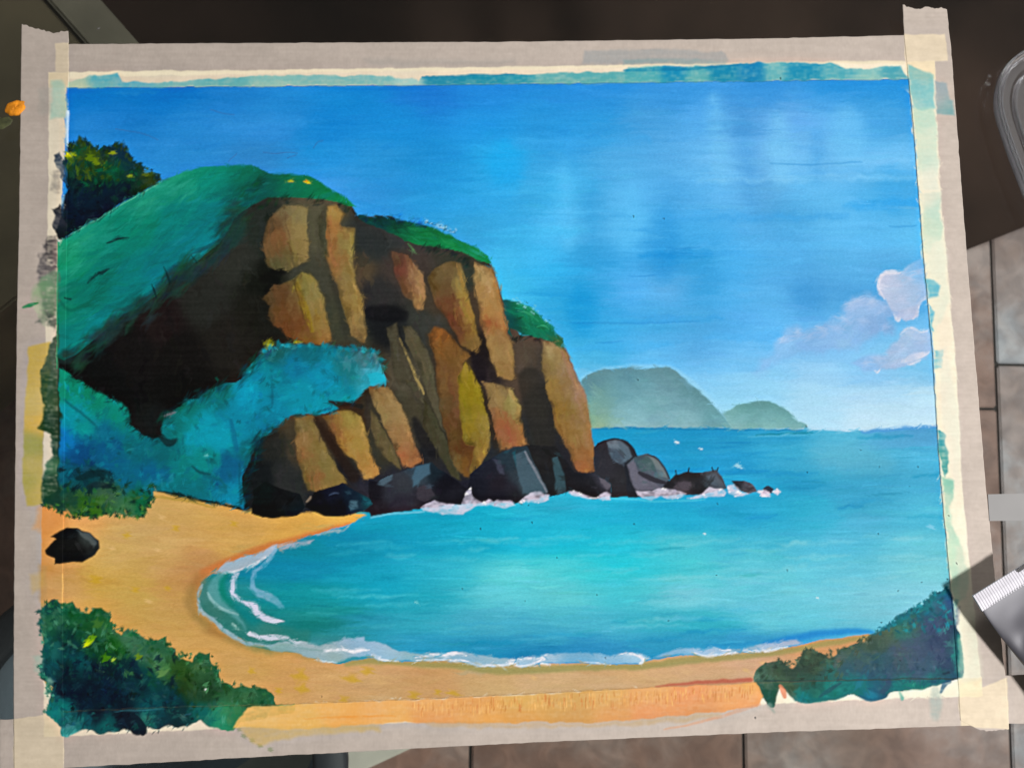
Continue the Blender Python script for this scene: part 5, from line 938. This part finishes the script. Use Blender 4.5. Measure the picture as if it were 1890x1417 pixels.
# ------------------------------------------------------------------ masking tape
def tape(name, edgeA, edgeB, z, label, along, ends, seed, n, m=56):
    """strip between two edge polylines (photograph pixels), torn at the ends"""
    def rs(e, t):
        e = np.array(e, float); d = np.r_[0, np.cumsum(np.linalg.norm(np.diff(e, axis=0), axis=1))]; d /= d[-1]
        return np.stack([np.interp(t, d, e[:, 0]), np.interp(t, d, e[:, 1])], -1)
    A, B = rs(edgeA, np.linspace(0, 1, n + 1)), rs(edgeB, np.linspace(0, 1, n + 1))
    vv = np.linspace(0, 1, m + 1)[None, :, None]
    P = A[:, None] * (1 - vv) + B[:, None] * vv
    r = np.random.default_rng(seed); vt = np.linspace(0, 1, m + 1)
    L = np.linalg.norm(A[-1] - A[0])
    for k, prof in ends.items():          # pull the end rows in along a torn profile
        jag = np.interp(vt, np.linspace(0, 1, len(prof)), prof) + np.interp(vt, np.linspace(0, 1, 26), r.normal(0, 1.0, 26))
        f = np.clip(1 - np.arange(n + 1) / (n * 60 / L), 0, 1)
        d = (A[-1] - A[0]) / L
        if k == 1: f = f[::-1]; d = -d
        P = P + (f[:, None] * jag[None])[..., None] * d
    wig = np.interp(np.arange(n + 1), np.linspace(0, n, n // 7), r.normal(0, .35, n // 7))
    P[:, 0] += wig[:, None]; P[:, -1] += wig[::-1, None]
    Wp = unproj(P[..., 0], P[..., 1], 0.0); Wp[..., 2] = z
    Cc = np.ones((n + 1, m + 1, 4), np.float32)
    Cc[..., :3] = sample(ALB, P[..., 0], P[..., 1])
    ix = np.arange((n + 1) * (m + 1)).reshape(n + 1, m + 1)
    Q = np.stack([ix[:-1, :-1], ix[1:, :-1], ix[1:, 1:], ix[:-1, 1:]], -1).reshape(-1, 4)
    Vf = Wp.reshape(-1, 3); Cf_ = Cc.reshape(-1, 4)
    loop = np.r_[ix[:, 0], ix[-1, 1:], ix[-2::-1, -1], ix[0, -2:0:-1]]
    sk = Vf[loop].copy(); sk[:, 2] = .0003; csk = Cf_[loop].copy()
    k0 = len(Vf); nl = len(loop); j = np.arange(nl)
    Q2 = np.stack([loop, k0 + j, k0 + (j + 1) % nl, loop[(j + 1) % nl]], -1)
    nrm_up = np.cross(Vf[Q[0, 1]] - Vf[Q[0, 0]], Vf[Q[0, 3]] - Vf[Q[0, 0]])[2]
    Qa = np.concatenate([Q, Q2]);  Qa = Qa if nrm_up > 0 else Qa[:, ::-1]
    o = link(name, mesh_np(name, np.concatenate([Vf, sk]), Qa, np.concatenate([Cf_, csk])), MT[along])
    tag(o, label, 'tape', 'masking tape strips round the painting')
MT = {'x': mat_tape('x'), 'y': mat_tape('y')}
tape('masking_tape', [(103, 82.5), (470, 80.5), (940, 78), (1420, 72), (1744, 64)], [(103, 164), (470, 161.5), (940, 158), (1300, 153), (1755, 145)], .00042, 'horizontal tan masking tape along the top edge, smeared with blue paint', 'x', {}, 31, 1000)
tape('masking_tape', [(-60, 1330), (25, 1326), (118, 1312.5), (520, 1299), (788, 1289), (1219, 1267), (1410, 1258.5), (1766, 1251), (1960, 1240)], [(-60, 1430), (118, 1416), (470, 1396), (945, 1371), (1420, 1350.5), (1790, 1338), (1960, 1331)], .00042, 'horizontal tan masking tape along the bottom edge, orange paint over its upper half', 'x', {}, 32, 1200)
tape('masking_tape', [(127, 44), (127, 160), (126, 280), (121, 700), (116.5, 1060), (117.5, 1312), (119, 1470)], [(40.5, 44), (38, 220), (36, 400), (32, 560), (30, 720), (27, 1000), (25.5, 1220), (26.5, 1470)], .00050, 'upright tan masking tape down the left edge, streaked yellow and dark green', 'y', {0: [14.5, 15, 17, 17, 14, 11, 9, 5, 1]}, 33, 900)
tape('masking_tape', [(1665.5, 8), (1668, 70), (1676, 148), (1685, 230), (1694, 355), (1706, 500), (1720, 650), (1728, 790), (1736, 900), (1746, 1000), (1753, 1080), (1760, 1150), (1767, 1250), (1773, 1348)], [(1746, 8), (1756, 105), (1774, 350), (1786, 500), (1803, 710), (1819, 900), (1834, 1050), (1847, 1180), (1855, 1250), (1862, 1348)], .00050, 'upright tan masking tape down the right edge, tinted pale turquoise near its top', 'y', {0: [2, 5, 9, 10, 6, 7, 9, 7, 10], 1: [19, 14, 8, 3, 1, 0, 1, 2, 3]}, 34, 900)

# short grey strip between the right-hand tape and the edge of the picture
gp = [unproj(*p, 0)[:2] for p in ((1822, 912), (1955, 909), (1955, 960), (1825, 961))]
tag(link('grey_tape', prism('grey_tape', gp[::-1], .0002, .0008), mat_plain('grey_tape', (.225, .22, .22), .6, var=.04, scale=60, spec=.2)), 'short plain grey tape strip running off from the right-hand tape', 'tape')

# ------------------------------------------------------------------ paint blob and smear on the glass
def blob(name, px, py, rx, ry, ang, h, mat, label, seed):
    c = unproj(px, py, 0); s = 1 / (FPX / DIST); r = random.Random(seed); n = 26; rings = []
    ph = [1 + .10 * math.sin(2.2 * math.pi * 2 * i / n + seed) + .05 * math.sin(14 * math.pi * i / n + 1) for i in range(n)]
    for k, (f, z) in enumerate(((1.0, .0), (.98, .35), (.88, .7), (.66, .92), (.4, 1.0), (.15, .94), (.01, .92))):
        rg = []
        for i in range(n):
            a = 2 * math.pi * i / n; w = 1 + (ph[i] - 1) * (1 if f > .5 else f)
            x, y = rx * s * f * w * math.cos(a), ry * s * f * w * math.sin(a)
            rg.append((x * math.cos(ang) - y * math.sin(ang), x * math.sin(ang) + y * math.cos(ang), h * z * (1 + .12 * math.sin(3 * a + k))))
        rings.append(rg)
    o = link(name, loft(name, rings, cap1=True), mat); o.location = (c[0], c[1], .0001)
    tag(o, label, 'paint'); return o
blob('paint_blob', 29, 200, 20, 14, .6, .0013, mat_plain('orange_paint', (.66, .23, .012), .6, var=.35, scale=420, spec=.2, bump=.0006), 'small orange paint blob against the left tape', 3)
blob('paint_smear', 5, 228, 20, 10, .3, .0002, mat_plain('green_smear', (.05, .055, .02), .7, var=.5, scale=300), 'thin dark green smear below the orange paint blob', 5)

# ------------------------------------------------------------------ paint tube (lower right)
def tube():
    s = DIST / FPX
    root = link('paint_tube', None)
    a, b_ = unproj(1795, 1099, 0), unproj(1890, 1040, 0)
    cd = (b_ - a); cd[2] = 0; cd /= np.linalg.norm(cd)                 # along the crimp
    axd = np.array([cd[1], -cd[0], 0])                                  # down the tube
    half = .0195
    zc = .0135
    o = unproj(1795, 1099, zc) + cd * half                             # middle of the crimp's outer edge, at its height
    root.location = (o[0], o[1], 0)
    tag(root, 'grey metal paint tube with a ribbed crimped end, lying over the right-hand tape', 'paint tube')
    m_body = mat_plain('tube_foil', (.07, .068, .082), .42, metal=.2, var=.12, scale=90, spec=.6)
    m_cr = mat_plain('bright_crimp', (.50, .485, .53), .45, metal=.0, var=.05, scale=200, spec=.25)
    m_cap = mat_plain('white_cap', (.75, .75, .74), .4, var=.02)
    def P(u_, w, z): q_ = cd * w + axd * u_; return (q_[0], q_[1], z)
    # ribbed crimp: a flat folded strip, its ribs across its width
    V, F = [], []; nr = 30; cwid = .0078
    for i in range(nr * 4 + 1):
        w = -half + 2 * half * i / (nr * 4); rib = .00013 * (1 if (i // 2) % 2 == 0 else -1)
        for u_, z in ((0, -.0006), (0, .0006 + rib), (cwid * .5, .0008 + rib), (cwid, .0006 + rib), (cwid, -.0006)): V.append(P(u_, w, zc + z))
    for i in range(nr * 4):
        for k in range(5): F.append((i * 5 + k, i * 5 + (k + 1) % 5, (i + 1) * 5 + (k + 1) % 5, (i + 1) * 5 + k))
    F += [tuple(range(5)), tuple(nr * 20 + k for k in range(5))[::-1]]
    link('crimp', mesh_py('crimp', V, F), m_cr, root)
    sl_ = [P(.0012 - .0004, .004, zc + .0011), P(.0012 - .0004, .0115, zc + .0011), P(.0026, .0115, zc + .0011), P(.0026, .004, zc + .0011)]
    # body: flat at the crimp, round at the shoulder, a little squeezed
    rings = []; n = 48; R = .0125; Lb = .098
    for k in range(61):
        t = k / 60; e = min(1, t / .62); e = e * e * (3 - 2 * e)
        hw = half * (1 - e) * .985 + R * e; hz = .0007 * (1 - e) + R * e
        hz *= 1 - .10 * math.sin(t * 9) * (1 - t); cz = zc * (1 - e) + (R + .0008) * e
        rg = []
        for i in range(n):
            an = 2 * math.pi * i / n; c_, s_ = math.cos(an), math.sin(an)
            pw_ = .75 + .25 * e
            w = hw * math.copysign(abs(c_) ** pw_, c_); z = hz * s_
            z -= hz * .30 * math.exp(-((w + .003 - .006 * t * 2) / .0016) ** 2) * max(0, s_) * (1 - e) * math.sin(min(1, t * 3) * math.pi)
            for dt, da_, ds, dh in ((.10, 1.9, .05, .10), (.16, 1.15, .06, -.09), (.22, 2.3, .05, .12), (.30, 1.6, .07, -.10), (.36, .9, .06, .10), (.12, .7, .04, .08), (.45, 2.0, .07, .10)):
                gk = math.exp(-((t - dt) / ds) ** 2 - ((an - da_ - (t - dt) * 2.5) / .28) ** 2); z *= 1 - dh * 2.2 * gk; w *= 1 - dh * .5 * gk
            rg.append(P(cwid - .0006 + Lb * t, w, cz + z))
        rings.append(rg)
    link('body', loft('body', rings), m_body, root)
    # shoulder, neck and cap
    def circ(u_, r_): return [P(u_, r_ * math.cos(2 * math.pi * i / n), R + .0008 + r_ * math.sin(2 * math.pi * i / n)) for i in range(n)]
    u0 = cwid + Lb
    link('shoulder', loft('shoulder', [circ(u0 - .001, R), circ(u0 + .0015, R * .97), circ(u0 + .004, R * .5), circ(u0 + .006, R * .48)]), m_body, root)
    link('cap', loft('cap', [circ(u0 + .005, R * .3), circ(u0 + .005, R * .66), circ(u0 + .006, R * .72), circ(u0 + .020, R * .62), circ(u0 + .021, R * .56), circ(u0 + .021, .0001)]), m_cap, root)
    # dark printed mark on the crimp
    V = [P(.0002, .0035, zc + .0013), P(.0002, .0125, zc + .0013), P(.0016, .0125, zc + .0013), P(.0016, .0035, zc + .0013)]
    link('stamp_mark', mesh_py('stamp_mark', V, [(0, 1, 2, 3)]), mat_plain('black_ink', (.02, .018, .02), .6), root)
tube()

# ------------------------------------------------------------------ clear plastic dish (upper right)
def dish():
    s = DIST / FPX
    out = chaikin([(1890, 92), (1868, 108), (1852, 132), (1844, 160), (1842, 186), (1847, 216), (1858, 250), (1874, 296), (1895, 350), (1925, 425), (1975, 470), (2060, 470), (2130, 410), (2150, 300), (2135, 170), (2080, 85), (1990, 55), (1930, 66)], True, 2)
    pts = np.array([unproj(p[0], p[1], .006)[:2] for p in out]); c = pts.mean(0); pts = pts - c
    nx = np.roll(pts, -1, 0) - np.roll(pts, 1, 0); nx /= np.linalg.norm(nx, axis=1)[:, None]
    nn = np.stack([nx[:, 1], -nx[:, 0]], -1); sg = np.sign((nn * pts).sum()); nn *= -sg              # inward
    root = link('clear_tray', None); root.location = (c[0], c[1], .0001)
    tag(root, 'clear plastic tray with rounded stepped rims at the upper right edge', 'tray')
    mt_ = mat_clear_plastic()
    def prof(pl): return [[(*(pts[i] + nn[i] * d), z) for i in range(len(pts))] for d, z in pl]
    mm = .001
    link('outer_rim', loft('outer_rim', prof([(.5 * mm, 0), (0, .5 * mm), (0, 5.4 * mm), (.15 * mm, 6.1 * mm), (.5 * mm, 6.4 * mm), (.9 * mm, 6.1 * mm), (1.05 * mm, 5.4 * mm), (1.05 * mm, .6 * mm), (.8 * mm, 0), (.5 * mm, 0)])), mt_, root)
    link('step_rim', loft('step_rim', prof([(2.2 * mm, 0), (2.1 * mm, 4.2 * mm), (2.4 * mm, 4.9 * mm), (2.9 * mm, 4.9 * mm), (3.2 * mm, 4.2 * mm), (3.2 * mm, .6 * mm), (3.0 * mm, 0), (2.2 * mm, 0)])), mt_, root)
    link('inner_rim', loft('inner_rim', prof([(9.2 * mm, 0), (9.1 * mm, 2.4 * mm), (9.7 * mm, 3.1 * mm), (10.6 * mm, 2.9 * mm), (11 * mm, 2 * mm), (11 * mm, 0), (9.2 * mm, 0)])), mt_, root)
    link('base', loft('base', prof([(1.2 * mm, .05 * mm), (1.2 * mm, .7 * mm), (4.8 * mm, .7 * mm), (9 * mm, .55 * mm), (20 * mm, .5 * mm), (30 * mm, .5 * mm)])), mt_, root)
dish()

# water drops on the glass
for x, y, r_, lb in ((1826, 141, 2.0, 'smaller upper water drop on the dark glass beside the clear tray'), (1824, 156, 3.0, 'larger lower water drop on the dark glass beside the clear tray'), (182, 53, 2.0, 'single water drop on the glass above the upper left tape')):
    c = unproj(x, y, 0); s = DIST / FPX * r_; n = 12
    rg = [[(s * f * 1.8 * math.cos(2 * math.pi * i / n), s * f * math.sin(2 * math.pi * i / n), s * z) for i in range(n)] for f, z in ((1, 0), (.9, .3), (.6, .55), (.05, .65))]
    o = link('water_drop', loft('water_drop', rg, cap1=True), bpy.data.materials['clear_plastic']); o.location = (c[0], c[1], .0001); o.rotation_euler.z = .5
    tag(o, lb, 'water drop', 'water drops on the glass')
